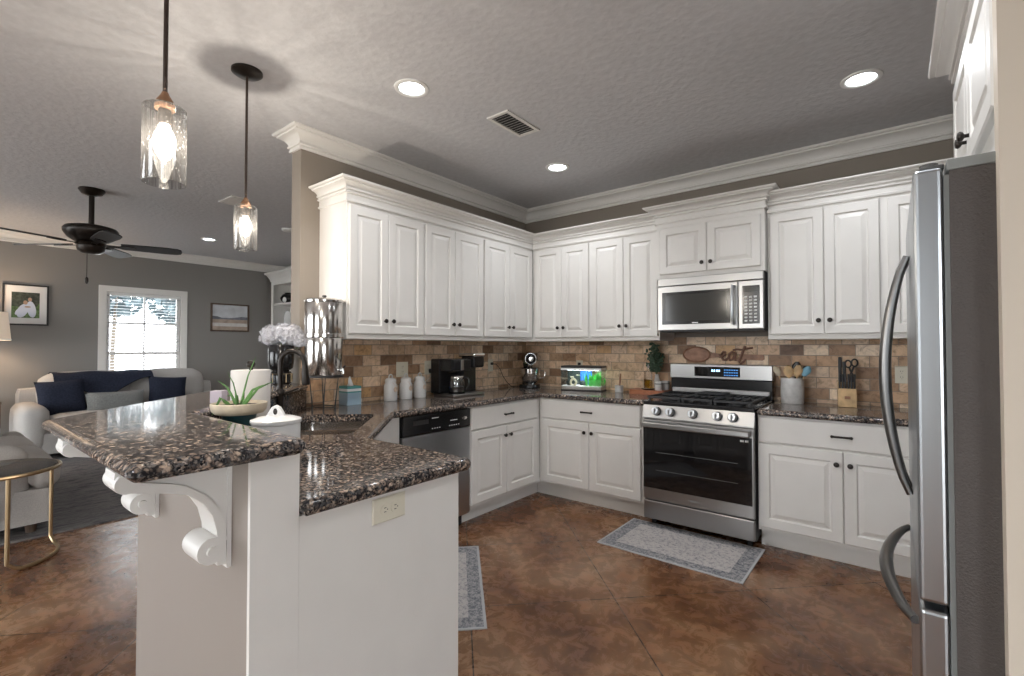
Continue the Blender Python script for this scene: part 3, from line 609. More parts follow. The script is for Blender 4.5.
# ------------------------------------------------------------------ outlets
def outlet(T, label, w=.072, h=.115, horiz=False, gang=1):
    t = thing('outlet', label, 'outlet', T @ Vector((0, 0, 0)), 'electrical outlets')
    if horiz: w, h = h, w
    mb = MB(T); mb.rings([[(x, b, z) for x, z in ((-w/2+i, -h/2+i), (w/2-i, -h/2+i), (w/2-i, h/2-i), (-w/2+i, h/2-i))] for b, i in ((.0, 0), (.003, 0), (.006, .004))])
    obj('cover_plate', mb, M['plate'], t)
    for s_ in (-1, 1):
        a, z = (s_*.019, 0) if horiz else (0, s_*.019)
        f_ = MB(T); f_.rings([[(a+r*math.cos(2*PI*i/16), b, z+r*math.sin(2*PI*i/16)) for i in range(16)] for r, b in ((.0165, .005), (.0155, .008))]); r_ = obj('receptacle', f_, M['plate'], t, True)
        sl = MB(T)
        for k in (-1, 1):
            dx, dz = (0, k*.006) if horiz else (k*.006, 0)
            if horiz: sl.box(a-.004, a+.004, .0078, .0086, z+dz-.001, z+dz+.001)
            else: sl.box(a+dx-.001, a+dx+.001, .0078, .0086, z-.001, z+.007)
        sl.box(*((a+.007, a+.010, .0078, .0086, z-.0015, z+.0015) if horiz else (a-.0015, a+.0015, .0078, .0086, z-.010, z-.007)))
        obj('slot', sl, M['blackm'], r_)
    return t
outlet(Fr((1.8505, -3.172, .822), (0, 1, 0), (1, 0, 0)), 'almond outlet set sideways in the white peninsula end panel', horiz=True, w=.076, h=.122)
outlet(Fr((.0085, -1.655, 1.14), (0, 1, 0), (1, 0, 0)), 'almond outlet plate on the tiles above the white canisters', w=.115, h=.118)
o2 = outlet(Fr((.0085, -1.385, 1.145), (0, 1, 0), (1, 0, 0)), 'almond outlet beside the coffee maker with a charger plugged in')
outlet(Fr((.0085, -.585, 1.14), (0, 1, 0), (1, 0, 0)), 'almond outlet left of the stand mixer with a black plug')
outlet(Fr((.665, -.0085, 1.13), (1, 0, 0), (0, -1, 0)), 'almond outlet behind the fish tank')
outlet(Fr((3.115, -.0085, 1.135), (1, 0, 0), (0, -1, 0)), 'almond outlet on the tiles beside the refrigerator handles')
def cord(name, label, pts, r=.003, mat='blackm', plug=None):
    mb = MB(); mb.tube(pts, r, 6)
    t = thing(name, label, 'cord', pts[0]); obj('cable', mb, M[mat], t, True)
    if plug: obj('plug', MB().box(*plug, .004), M['blackm'], t)
cord('mixer_cord', 'black power cord looping from the outlet to the stand mixer', [(.03, -.585, 1.155), (.045, -.54, 1.15), (.045, -.48, 1.10), (.04, -.44, 1.04), (.045, -.38, .97), (.06, -.33, .925), (.08, -.30, .918)], plug=(.018, .04, -.597, -.573, 1.145, 1.170))
cord('tank_cord', 'short black cord rising from the fish tank lid to the outlet', [(.67, -.03, 1.155), (.675, -.045, 1.15), (.68, -.055, 1.12), (.69, -.06, 1.095)], plug=(.655, .685, -.032, -.018, 1.142, 1.166))
cord('charger_cord', 'white charger cord hanging from the outlet beside the coffee maker', [(.045, -1.36, 1.11), (.05, -1.40, 1.06), (.06, -1.46, 1.03), (.05, -1.47, .99)], .0025, 'white2', plug=(.018, .05, -1.385, -1.35, 1.10, 1.135))

# ------------------------------------------------------------------ things on the worktops
CT = .9148
def canister(x, y, label):
    t = thing('canister', label, 'canister', (x, y, CT), 'white kitchen canisters'); z = CT
    obj('body', MB().lathe([(.046, z), (.050, z+.006), (.051, z+.10), (.049, z+.118), (.040, z+.132), (.040, z+.140)], (x, y, 0), 24), M['ceramic'], t, 50)
    l = obj('lid', MB().lathe([(.042, z+.140), (.043, z+.152), (.036, z+.164), (.014, z+.172)], (x, y, 0), 24), M['ceramic'], t, 50)
    a = [(x+.0*k, y+.017*math.cos(PI*k/8), z+.168+.028*math.sin(PI*k/8)) for k in range(9)]
    obj('lid_handle', MB().tube(a, .0055, 8), M['ceramic'], l, True)
    d = Vector((1, .10, 0)).normalized(); c = Vector((x, y, z+.085))+d*.0525
    tg = MB(Fr(c, (-d.y, d.x, 0), d)); tg.tube([(.013*math.cos(2*PI*i/14), 0, .016*math.sin(2*PI*i/14)) for i in range(14)], .0042, 6, True); tg.ell((0, 0, 0), (.010, .001, .012), 10, 6)
    g = obj('tag', tg, M['tag'], t, True)
    obj('tag_string', MB(Fr(c, (-d.y, d.x, 0), d)).tube([(0, 0, .016), (-.012, -.004, .04), (-.02, -.008, .052)], .0015, 5), M['tag'], g)
canister(.10, -1.835, 'white lidded canister with hanging tag, nearest the tissue box')
canister(.10, -1.690, 'white lidded canister with hanging tag, middle one of three')
canister(.10, -1.550, 'white lidded canister with hanging tag, nearest the coffee maker')

cmx, cmy = .20, -1.23                                               # coffee maker, facing +X
t = thing('coffee_maker', 'black drip coffee maker with glass carafe and side pod brewer', 'coffee maker', (cmx, cmy, CT)); z = CT
obj('base', MB().box(.09, .335, -1.40, -1.03, z, z+.022, .008), M['steel'], t)
obj('warming_plate', MB().lathe([(.068, z+.022), (.07, z+.028), (.06, z+.030)], (.262, -1.295, 0), 24), M['black'], t, 40)
obj('water_tank', MB().box(.07, .18, -1.41, -1.025, z+.022, z+.305, .010), M['black'], t)
obj('brew_head', MB().box(.18, .325, -1.41, -1.185, z+.205, z+.305, .012), M['black'], t)
obj('chrome_strip', MB().box(.322, .329, -1.312, -1.278, z+.215, z+.298, .003), M['steel'], t)
hd = MB(); hd.box(.18, .335, -1.165, -1.035, z+.23, z+.345, .016); obj('pod_head', hd, M['black'], t)
obj('pod_head_cap', MB().box(.15, .342, -1.172, -1.030, z+.318, z+.350, .012), M['bright'], t)
obj('pod_column', MB().box(.18, .23, -1.185, -1.03, z+.022, z+.305, .006), M['black'], t)
cf = obj('carafe', MB().lathe([(.055, z+.032), (.066, z+.06), (.068, z+.11), (.058, z+.15), (.05, z+.165)], (.262, -1.295, 0), 28), M['smoke'], t, True)
obj('coffee', MB().lathe([(.050, z+.034), (.060, z+.06), (.061, z+.075)], (.262, -1.295, 0), 24), M['blackm'], cf, True)
obj('lid', MB().lathe([(.054, z+.165), (.056, z+.178), (.04, z+.19)], (.262, -1.295, 0), 24), M['black'], cf, 40)
obj('band', MB().lathe([(.0605, z+.148), (.0615, z+.158), (.0565, z+.166)], (.262, -1.295, 0), 24), M['bright'], cf, True)
obj('handle', MB().tube([(.315, -1.262, z+.155), (.345, -1.245, z+.150), (.352, -1.24, z+.10), (.335, -1.252, z+.06)], .008, 8), M['black'], cf, True)

# stand mixer in the corner, facing the room
T = rotz((.20, -.215, CT), -PI/4)                                    # local +x is the way it faces
t = thing('stand_mixer', 'black tilt-head stand mixer with steel bowl in the worktop corner', 'stand mixer', (.20, -.215, CT))
mb = MB(T); mb.lathe([(.105, 0), (.108, .012), (.10, .032), (.03, .038)], (.05, 0, 0), 24, sx=1.15); obj('base', mb, M['black'], t, 50)
cm_ = MB(T); cm_.rings([[(-.07+a*c*1, b*s_, zz) for c, s_ in [(math.cos(2*PI*i/16), math.sin(2*PI*i/16)) for i in range(16)]] for zz, a, b in ((.03, .05, .06), (.10, .038, .045), (.18, .036, .045), (.24, .05, .052))]); obj('column', cm_, M['black'], t, True)
hdm = MB(T); hdm.rings([[(xx, r*math.cos(2*PI*i/20), .285+dz+r*1.02*math.sin(2*PI*i/20)) for i in range(20)] for xx, r, dz in ((-.145, .012, 0), (-.135, .04, 0), (-.09, .062, 0), (0, .066, .002), (.08, .060, .002), (.13, .050, 0), (.15, .034, 0), (.155, .010, 0))])
hd = obj('head', hdm, M['black'], t, True)
bn = MB(T); bn.rings([[(xx, r*math.cos(2*PI*i/20), .287+r*1.02*math.sin(2*PI*i/20)) for i in range(20)] for xx, r in ((.100, .0585), (.104, .0595), (.116, .0565), (.120, .055))]); obj('trim_band', bn, M['bright'], hd, True)
hb = MB(T); hb.lathe([(.022, .156), (.022, .158), (.001, .160)], (0, 0, .285), 14, 'x'); obj('hub_cap', hb, M['bright'], hd, True)
at_ = MB(T); at_.cyl((.085, 0, .225), (.085, 0, .16), .022, .014); obj('beater_shaft', at_, M['bright'], t, True)
bw = MB(T); bw.lathe([(.05, .036), (.052, .046), (.07, .06), (.095, .10), (.102, .15), (.104, .19), (.108, .194), (.104, .196), (.099, .19), (.09, .10), (.05, .06)], (.085, 0, 0), 32, cap=False); bo = obj('bowl', bw, M['bright'], t, True)
bh = MB(T); bh.tube([(.085, .10, .17), (.085, .14, .165), (.085, .15, .13), (.085, .135, .10), (.085, .09, .095)], .007, 8); obj('handle', bh, M['bright'], bo, True)

# fish tank
T = rotz((.800, -.165, CT), math.radians(12)); fw_, fd_, fh_ = .385, .17, .20
t = thing('fish_tank', 'small lit fish tank with green plants and black lid on the worktop', 'aquarium', (.800, -.165, CT)); x0, x1, y0, y1 = -fw_/2, fw_/2, -fd_/2, fd_/2
obj('base_trim', MB(T).box(x0-.003, x1+.003, y0-.003, y1+.003, 0, .008, .003), M['blackm'], t)
obj('glass_box', MB(T).box(x0, x1, y0, y0+.003, .0085, fh_).box(x0, x1, y1-.003, y1, .0085, fh_).box(x0, x0+.003, y0+.003, y1-.003, .0085, fh_).box(x1-.003, x1, y0+.003, y1-.003, .0085, fh_), M['glass'], t)
ld = obj('lid', MB(T).box(x0-.004, x1+.004, y0-.004, y1+.004, fh_+.008, fh_+.028, .006), M['blackm'], t)
obj('lid_rim', MB(T).box(x0-.002, x1+.002, y0-.002, y1+.002, fh_-.012, fh_+.008), M['white2'], ld)
obj('tank_light', MB(T).box(x0+.04, x1-.04, -.03, .03, fh_-.016, fh_-.0125), emit('aquarium_lamp', (.85, .97, 1.), 14.), ld)
obj('gravel', MB(T).box(x0+.004, x1-.004, y0+.004, y1-.004, .009, .042, .004), M['gravel'], t)
obj('back_picture', MB(T).box(-.055, .055, y1-.010, y1-.005, .045, .19), M['blue'], t)
obj('dark_backdrop', MB(T).box(x0+.005, -.06, y1-.010, y1-.006, .045, .185), M['tankblack'], t)
rg_ = MB(T); rg_.tube([(-.085+.026*math.cos(2*PI*i/18), -.045, .073+.030*math.sin(2*PI*i/18)) for i in range(18)], .010, 8, True); obj('ring_ornament', rg_, M['coral'], t, True)
rk_ = MB(T)
for x, y, r in ((-.15, .02, .03), (-.02, .02, .028), (.01, .0, .022), (-.13, -.03, .018)): rk_.ell((x, y, .045+r*.6), (r, r*.8, r), 10, 7)
obj('rock', rk_, M['tankblack'], t)
random.seed(3)
for cx_, nl in ((.085, 9), (.135, 9), (.165, 7), (.045, 5)):
    pl = MB(T)
    for k in range(nl):
        x = cx_+random.uniform(-.022, .022); y = random.uniform(-.05, .04); h_ = random.uniform(.07, .135); b_ = random.uniform(-.02, .02)
        pl.tube([(x, y, .04), (x+b_*.5, y, .04+h_*.5), (max(min(x+b_, x1-.014), x0+.014), y, .04+h_)], [.006, .008, .0015], 6, flat=.35)
    obj('water_plant', pl, M['neon'], t)
for k, (x, y, zz) in enumerate(((-.12, 0, .12), (-.05, -.03, .14))):
    fs = MB(T); fs.ell((x, y, zz), (.014, .004, .007), 10, 6); fs.extr([(x+.012, zz), (x+.024, zz+.008), (x+.024, zz-.008)], y-.001, y+.001); obj('fish', fs, M['coral'], t)

# board with oil bottle, cups and greenery left of the range
def lath(name, mat, prof, x, y, parent, z=CT, n=20, sm=50): return obj(name, MB().lathe([(r, z+h) for r, h in prof], (x, y, 0), n), M[mat], parent, sm)
t = thing('salt_cellar', 'small grey salt crock with wooden scoop handle left of the wooden board', 'jar', (1.148, -.14, CT))
lath('crock', 'stone', [(.034, 0), (.037, .006), (.037, .058), (.033, .060), (.030, .058), (.030, .02)], 1.148, -.14, t)
obj('scoop_handle', MB().tube([(1.148, -.14, CT+.03), (1.155, -.135, CT+.10), (1.159, -.132, CT+.165)], [.006, .009, .007], 8), M['walnut'], t, True)
t = thing('serving_board', 'red-brown wooden serving board under the oil bottle and cups', 'board', (1.43, -.14, CT))
bo_ = MB(); bo_.prism(round_corner(round_corner([(1.275, -.23), (1.590, -.23), (1.590, -.05), (1.275, -.05)], 3, .04), 0, .04), CT, CT+.038); obj('board', bo_, M['redwood'], t)
BZ = CT+.0385
t = thing('coaster', 'small black dish under the oil bottle on the wooden board', 'dish', (1.425, -.15, BZ)); lath('dish', 'black', [(.045, 0), (.062, .008), (.060, .011), (.02, .006)], 1.425, -.15, t, BZ)
t = thing('oil_bottle', 'square clear bottle of yellow oil on the wooden board', 'bottle', (1.425, -.15, BZ+.012)); zb = BZ+.0115
obj('bottle', MB().box(1.395, 1.455, -.18, -.12, zb, zb+.15, .006), M['glass'], t); obj('oil', MB().box(1.399, 1.451, -.176, -.124, zb+.004, zb+.075), M['oil'], t)
lath('neck', 'glass', [(.014, .15), (.012, .17), (.013, .175)], 1.425, -.15, t, zb); lath('pourer', 'steel', [(.009, .175), (.007, .19), (.003, .205)], 1.425, -.15, t, zb)
for x, y, lab in ((1.525, -.175, 'white ceramic cup at the front of the wooden board by the range'), (1.553, -.09, 'white ceramic cup behind another at the right end of the wooden board')):
    t = thing('cup', lab, 'cup', (x, y, BZ), 'cups on the wooden board'); lath('cup_body', 'ceramic', [(.026, 0), (.030, .004), (.032, .075), (.029, .076), (.027, .02)], x, y, t, BZ)
    obj('band', MB().lathe([(.0322, BZ+.05), (.0327, BZ+.052), (.0329, BZ+.058), (.0325, BZ+.06)], (x, y, 0), 20, cap=False), M['greyplastic'], t, True)
t = thing('bud_vase', 'small pale vase of dark green sprigs left of the range', 'plant', (1.478, -.09, BZ))
lath('vase', 'stone', [(.022, 0), (.026, .02), (.026, .07), (.018, .10), (.017, .125), (.021, .13)], 1.478, -.09, t, BZ)
random.seed(11); st = MB(); lf = MB()
for k in range(24):
    a = random.uniform(0, 2*PI); r = random.uniform(.02, .10); top = Vector((1.478+r*math.cos(a), -.105+.62*r*math.sin(a), BZ+random.uniform(.20, .37)))
    if k < 4: top = Vector((1.478+random.uniform(-.03, .02), -.10, BZ+random.uniform(.33, .40)))
    base_ = Vector((1.478, -.09, BZ+.12)); mid = base_.lerp(top, .5)+Vector((0, 0, .02)); st.tube([base_, mid, top], .0015, 4)
    for j in range(20):
        p = base_.lerp(top, random.uniform(.4, 1.05))+Vector((random.gauss(0, .012), random.gauss(0, .008), random.gauss(0, .012)))
        p.y = min(p.y, -.03); lf.ell(p, (random.uniform(.008, .015), .006, random.uniform(.006, .012)), 6, 4)
obj('stem', st, M['stem'], t); o = obj('leaves', lf, M['dleaf'], t); o['kind'] = 'stuff'

# utensil crock
cx, cy = 2.503, -.15
t = thing('utensil_crock', 'white marbled crock right of the range holding cooking utensils', 'crock', (cx, cy, CT))
lath('crock', 'stone', [(.068, 0), (.072, .005), (.074, .18), (.070, .182), (.065, .178), (.062, .02)], cx, cy, t, CT, 28)
def utensil(name, label, top, w, h, mat, hmat='wood', base=(0, 0), ang=0., flat=.3):
    p0 = Vector((cx+base[0], cy+base[1], CT+.03)); p1 = Vector((cx+top[0], cy+top[1], CT+top[2])); d = (p1-p0).normalized()
    t = thing(name, label, 'utensil', p0, 'utensils in the crock')
    obj('handle', MB().tube([p0, p1], .0058, 8), M[hmat], t, True)
    hd = MB(); n = 8; rr = []
    side = Vector((math.cos(ang), math.sin(ang), 0)); th = d.cross(side)
    for i in range(n+1):
        u = i/n; ww = w*math.sin(PI*min(max(u, .06), .94))**.55
        rr.append([p1+d*(h*u-.008)+side*ww*math.cos(2*PI*k/12)+th*w*flat*math.sin(2*PI*k/12) for k in range(12)])
    hd.rings(rr); obj('head', hd, M[mat], t, True)
utensil('spatula', 'pale wooden spatula leaning left out of the crock', (-.085, -.01, .20), .022, .075, 'sand', 'wood', (-.02, 0))
utensil('wooden_spoon', 'broad light wooden spoon in the middle of the crock', (-.015, -.035, .195), .034, .085, 'wood', 'wood', (-.01, -.01))
utensil('wooden_spoon', 'light wooden spoon standing right of centre in the crock', (.035, -.03, .20), .030, .085, 'wood', 'wood', (.01, -.01))
utensil('ladle', 'black kitchen tool standing at the back of the crock', (.02, .035, .235), .030, .07, 'black', 'black', (.0, .02))
utensil('spatula', 'black-handled turner leaning back right in the crock', (.065, .025, .215), .022, .06, 'blackm', 'blackm', (.02, .02))
utensil('spatula', 'blue silicone spatula leaning right out of the crock', (.080, -.02, .205), .030, .075, 'bluesil', 'wood', (.02, 0))

# knife block
kx, ky = 2.825, -.15; T = rotz((kx, ky, CT), .12)
t = thing('knife_block', 'light wooden knife block with black-handled knives and scissors', 'knife block', (kx, ky, CT))
obj('block', MB(T).box(-.052, .052, -.055, .055, 0, .125, .004), M['wood'], t)
obj('step', MB(T).box(-.052, .052, .006, .055, .1255, .165, .003), M['wood'], t)
obj('brand_plate', MB(T).box(-.016, .016, -.0565, -.0545, .055, .075), M['walnut'], t)
for x, h_, y, r in ((-.036, .335, .03, .012), (-.012, .305, .03, .012)):
    obj('knife_handle', MB(T).box(x-.010, x+.010, y-.012, y+.012, .165, h_, .005), M['blackm'], t)
for i in range(6):
    x = -.042+.0165*i; obj('steak_knife_handle', MB(T).box(x-.006, x+.006, -.038, -.018, .125, .222, .003), M['blackm'], t)
sh = MB(T)
for sg in (-1, 1):
    sh.tube([(.028+sg*.018+.017*math.cos(2*PI*i/16), .03, .292+.024*math.sin(2*PI*i/16)+.004*sg) for i in range(16)], .0055, 7, True)
    sh.tube([(.028+sg*.014, .03, .27), (.028-sg*.004, .03, .22), (.028-sg*.004, .03, .166)], .006, 6)
obj('scissors_handle', sh, M['blackm'], t, True)

# spoon sign over the range
t = thing('spoon_sign', 'walnut wooden spoon wall sign with script letters over the range', 'sign', (1.99, -.02, 1.19)); sy = -.012
sp = MB(); ol = [(1.790+.108*math.cos(2*PI*i/28)*(1.0), 1.256+.060*math.sin(2*PI*i/28)) for i in range(28)]
sp.extr(ol, sy-.010, sy); obj('spoon_bowl', sp, M['signwood'], t)
rm = MB(); rm.tube([(x, sy-.012, z) for x, z in ol], .007, 8, True); obj('bowl_rim', rm, M['walnut'], t, True)
nk0 = MB(); nk0.extr([(1.875, 1.290), (1.915, 1.272), (1.975, 1.262), (1.975, 1.235), (1.915, 1.230), (1.875, 1.222)], sy-.014, sy); obj('spoon_neck', nk0, M['signwood'], t); nk = MB(); nk.extr([(2.12, 1.262), (2.285, 1.258), (2.298, 1.25), (2.298, 1.222), (2.285, 1.214), (2.12, 1.220)], sy-.014, sy); obj('spoon_handle', nk, M['signwood'], t)
def stroke(pts, r=.0098): 
    return MB().tube([(x, sy-.012, z) for x, z in pts], r, 8)
sgm = M['walnut']
lm = plain('pale_cut_wood', (.24, .125, .085), .5); 
obj('letter_e', stroke([(1.970, 1.237), (1.995, 1.243), (2.017, 1.258), (2.017, 1.277), (2.003, 1.280), (1.991, 1.262), (1.989, 1.236), (2.002, 1.213), (2.022, 1.213), (2.040, 1.230)]), lm, t, True)
obj('letter_a', stroke([(2.086, 1.268), (2.068, 1.278), (2.048, 1.262), (2.043, 1.232), (2.054, 1.212), (2.072, 1.220), (2.088, 1.250), (2.094, 1.275), (2.088, 1.235), (2.094, 1.212), (2.112, 1.215), (2.124, 1.235)]), lm, t, True)
obj('letter_t', stroke([(2.165, 1.325), (2.150, 1.29), (2.134, 1.24), (2.118, 1.20), (2.128, 1.187), (2.150, 1.20), (2.166, 1.225)]), lm, t, True)
obj('letter_crossbar', stroke([(2.075, 1.292), (2.10, 1.300), (2.14, 1.296), (2.18, 1.306), (2.22, 1.312)], .0075), lm, t, True)

# ------------------------------------------------------------------ sink corner
bx, by = .268, -2.475                                               # water filter on its stand
t = thing('filter_stand', 'black wire stand holding the steel water filter above the worktop', 'stand', (bx, by, CT)); sz = 1.139
obj('top_ring', MB().lathe([(.118, sz-.010), (.120, sz-.008), (.120, sz-.001), (.10, sz-.0005)], (bx, by, 0), 28), M['blackm'], t, 40)
obj('bottom_ring', MB().tube([(bx+.095*math.cos(2*PI*i/24), by+.095*math.sin(2*PI*i/24)*.0+.055*math.sin(2*PI*i/24), CT+.03) for i in range(24)], .003, 6, True), M['blackm'], t)
for i in range(4):
    a = PI/4+PI/2*i; dx, dy = .095*math.cos(a), .055*math.sin(a)
    obj('leg', MB().tube([(bx+dx, by+dy, CT), (bx+dx, by+dy, CT+.035), (bx+dx*1.1, by+dy*1.4, sz-.009)], [.0055, .0045, .0022], 6), M['blackm'], t)
t = thing('water_filter', 'tall polished steel gravity water filter on the stand by the wall end', 'water filter', (bx, by, sz)); z = sz
obj('lower_chamber', MB().lathe([(.108, z), (.113, z+.006), (.113, z+.232), (.110, z+.240)], (bx, by, 0), 36), M['bright'], t, 40)
obj('seam_ring', MB().lathe([(.1135, z+.236), (.1185, z+.240), (.1185, z+.262), (.1135, z+.266)], (bx, by, 0), 36, cap=False), M['bright'], t, 40)
obj('upper_chamber', MB().lathe([(.110, z+.241), (.115, z+.262), (.115, z+.452), (.112, z+.458)], (bx, by, 0), 36), M['bright'], t, 40)
ld = obj('lid', MB().lathe([(.117, z+.4585), (.118, z+.470), (.108, z+.480), (.05, z+.486)], (bx, by, 0), 36), M['bright'], t, 40)
obj('lid_knob', MB().lathe([(.008, z+.485), (.008, z+.492), (.014, z+.496), (.012, z+.505)], (bx, by, 0), 16), M['blackm'], ld, 40)
d = Vector((.93, .36, 0)).normalized(); p = Vector((bx, by, z+.035))+d*.113
sp = MB(); sp.tube([p-d*.002, p+d*.030], .010, 12); sp.tube([p+d*.026+Vector((0, 0, .014)), p+d*.03, p+d*.032+Vector((0, 0, -.022))], .007, 10); obj('spigot', sp, M['chrome'], t, True)
obj('spigot_lever', MB().tube([p+d*.028+Vector((0, 0, .014)), p+d*.045+Vector((0, 0, .028))], .005, 8), M['blackm'], t, True)

T = rotz((.078, -2.165, CT), 0)                                   # tissue box
t = thing('tissue_box', 'blue striped cube tissue box on the worktop below the first wall cabinet', 'tissue box', (.078, -2.165, CT)); s_ = .054
for z0, z1, m_ in ((0, .045, 'tbox'), (.0455, .085, 'tbox'), (.0855, .094, 'tealbox'), (.0945, .112, 'tissue'), (.1125, .130, 'tealbox')): obj('printed_band', MB(T).box(-s_, s_, -s_, s_, z0, z1), M[m_], t)
ts = MB(T); ts.rings([[(r*math.cos(2*PI*i/10)*sx_+ox, r*.5*math.sin(2*PI*i/10), zz) for i in range(10)] for r, sx_, ox, zz in ((.030, 1.1, 0, .131), (.022, 1.2, .004, .145), (.020, .9, -.002, .165), (.012, .8, -.006, .185), (.004, .8, -.004, .196))]); obj('tissue', ts, M['tissue'], t, True)

tx, ty = .935, -3.195                                               # paper towels
t = thing('paper_towel_roll', 'white paper towel roll on a holder behind the aloe bowl', 'paper towels', (tx, ty, CT))
lath('holder_base', 'blackm', [(.076, 0), (.078, .006), (.072, .011)], tx, ty, t, CT, 28)
lath('roll', 'paper', [(.073, .012), (.075, .016), (.075, .302), (.073, .306), (.022, .306)], tx, ty, t, CT, 36)
lath('holder_knob', 'bronze', [(.008, .305), (.008, .316), (.016, .320), (.019, .331), (.014, .342), (.004, .346)], tx, ty, t, CT, 18)

px, py = 1.13, -3.318                                              # aloe bowl
t = thing('aloe_planter', 'wide shallow cream bowl planted with a spiky green aloe', 'plant', (px, py, CT))
lath('pedestal', 'teal', [(.050, 0), (.052, .01), (.040, .05), (.060, .1495)], px, py, t, CT, 24)
lath('bowl', 'sand', [(.066, .150), (.082, .154), (.092, .165), (.0955, .180), (.096, .192), (.091, .193), (.087, .180), (.07, .174)], px, py, t, CT, 36)
lath('soil', 'soil', [(.0865, .172), (.0865, .181), (.05, .185)], px, py, t, CT, 24)
for bx_, by_, tx_, ty_, tz_, r in ((-.02, .0, -.075, -.05, .285, .0050), (-.03, .01, -.06, -.02, .315, .0038), (.005, .0, .055, .035, .375, .0048), (.02, 0, .075, .055, .268, .0058), (.03, .0, .10, .078, .280, .0050), (-.03, -.02, -.052, -.075, .155, .0065), (-.005, -.01, -.012, -.012, .245, .004), (-.035, 0, -.065, -.02, .222, .006), (-.02, .02, -.03, .03, .232, .006), (-.04, .01, -.055, .01, .212, .007)):
    p0 = Vector((px+bx_, py+by_, CT+.178)); p2 = Vector((px+tx_, py+ty_, CT+tz_-.008)); p1 = p0.lerp(p2, .5)+Vector((0, 0, .022))
    if tz_ < .18: p1 = p0.lerp(p2, .55)+Vector((0, 0, .05))
    obj('leaf', MB().tube([p0, p0.lerp(p1, .6), p1, p1.lerp(p2, .6), p2], [r, r, r*.85, r*.55, r*.12], 7, flat=.6), M['leaf'], t, True)
t = thing('carton', 'small pale lilac box on the raised bar, half hidden behind the aloe bowl', 'box', (.83, -3.28, 1.081))
obj('carton_body', MB(rotz((.83, -3.28, 1.081), .75)).box(-.024, .024, -.024, .024, 0, .052, .002), M['lilac'], t)

jx, jy = 1.425, -3.318                                              # white canister near the bar edge
t = thing('sugar_jar', 'wide white ceramic jar with loop-handled lid beside the bar', 'jar', (jx, jy, CT))
lath('jar', 'ceramic', [(.071, 0), (.075, .006), (.076, .140), (.073, .144)], jx, jy, t, CT, 36)
ld = lath('lid', 'ceramic', [(.077, .1445), (.080, .149), (.079, .158), (.055, .166), (.02, .169)], jx, jy, t, CT, 36)
hm = MB(T := rotz((jx, jy, CT+.165), math.radians(38)))
ho = [(-.034, -.002), (-.024, .016), (-.013, .034), (0, .040), (.013, .034), (.024, .016), (.034, -.002)]
hm.extr([(.036*0+x, z_) for x, z_ in ho]+[(.010*math.cos(a), .014+.010*math.sin(a)) for a in ()], -.007, .007); obj('lid_handle', hm, M['ceramic'], ld)
dh = MB(T); dh.lathe([(.0075, -.0078), (.0072, -.0072)], (0, 0, .019), 12, 'y', sy=1.5); obj('handle_hole', dh, M['bronze'], ld)

vx, vy, vz = -.02, -2.605, 1.0808                                   # vase of hydrangeas on the far end of the bar
t = thing('hydrangea_vase', 'black vase of white hydrangeas at the far end of the raised bar', 'flowers', (vx, vy, vz))
lath('vase', 'black', [(.052, 0), (.062, .006), (.066, .05), (.060, .075), (.048, .085), (.070, .10), (.076, .14), (.077, .245), (.073, .25), (.07, .24)], vx, vy, t, vz, 30)
gb = MB()
for i in range(10):
    a0, a1 = 2*PI*i/10, 2*PI*(i+1)/10; r = .0665
    gb.tube([(vx+r*math.cos(a0), vy+r*math.sin(a0), vz+.012), (vx+r*math.cos(a0), vy+r*math.sin(a0), vz+.066), (vx+r*math.cos(a1), vy+r*math.sin(a1), vz+.066), (vx+r*math.cos(a1), vy+r*math.sin(a1), vz+.012)], .003, 5)
obj('gold_band', gb, M['gold'], t)
random.seed(5)
for fx, fy, fz, R in ((-.050, -.04, .305, .075), (.050, .04, .31, .078), (.0, .0, .325, .068), (.085, .075, .28, .055), (-.02, .055, .29, .055)):
    fl = MB(); c = Vector((vx+fx, vy+fy, vz+fz))
    for k in range(150):
        u = random.uniform(-.6, 1); a = random.uniform(0, 2*PI); s_ = math.sqrt(1-u*u); nrm = Vector((s_*math.cos(a), s_*math.sin(a), u)); p = c+nrm*R*random.uniform(.86, 1.03)
        tn = nrm.orthogonal().normalized(); bn = nrm.cross(tn); sz_ = random.uniform(.010, .016); rt_ = random.uniform(0, PI)
        vs_ = []
        for j in range(8):
            an = rt_+2*PI*j/8; rad = sz_*(1 if j % 2 == 0 else .55); vs_.append(p+(tn*math.cos(an)+bn*math.sin(an))*rad+nrm*(.004 if j % 2 == 0 else -.002))
        cvt = fl.v(p-nrm*.002); vv = [fl.v(x) for x in vs_]
        for j in range(8): fl.f([cvt, vv[j], vv[(j+1) % 8]])
    fl.ell(c, R*.84, 14, 9); obj('flower_head', fl, M['flower'], t)
    obj('flower_stem', MB().tube([Vector((vx+fx*.3, vy+fy*.3, vz+.18)), c-Vector((0, 0, R*.7))], .004, 6), M['stem'], t)

# ------------------------------------------------------------------ floor mats
def mat_rug(name, label, T, w, d):
    t = thing(name, label, 'mat', T @ Vector((0, 0, 0)), 'kitchen mats')
    obj('edge', MB(T).box(-w/2, w/2, -d/2, d/2, .0005, .006), M['matedge'], t); obj('border', MB(T).box(-w/2+.014, w/2-.014, -d/2+.014, d/2-.014, .006, .0072), M['matborder'], t)
    obj('field', MB(T).box(-w/2+.095, w/2-.095, -d/2+.085, d/2-.085, .0072, .0082), M['matfield'], t)
mat_rug('kitchen_mat', 'faded grey persian-pattern mat on the floor before the range', rotz((1.953, -.912, 0), -.006), .91, .575)
mat_rug('kitchen_mat', 'faded grey patterned mat on the floor at the sink, half hidden by the peninsula', rotz((1.063, -2.257, 0), -PI/4), .93, .52)

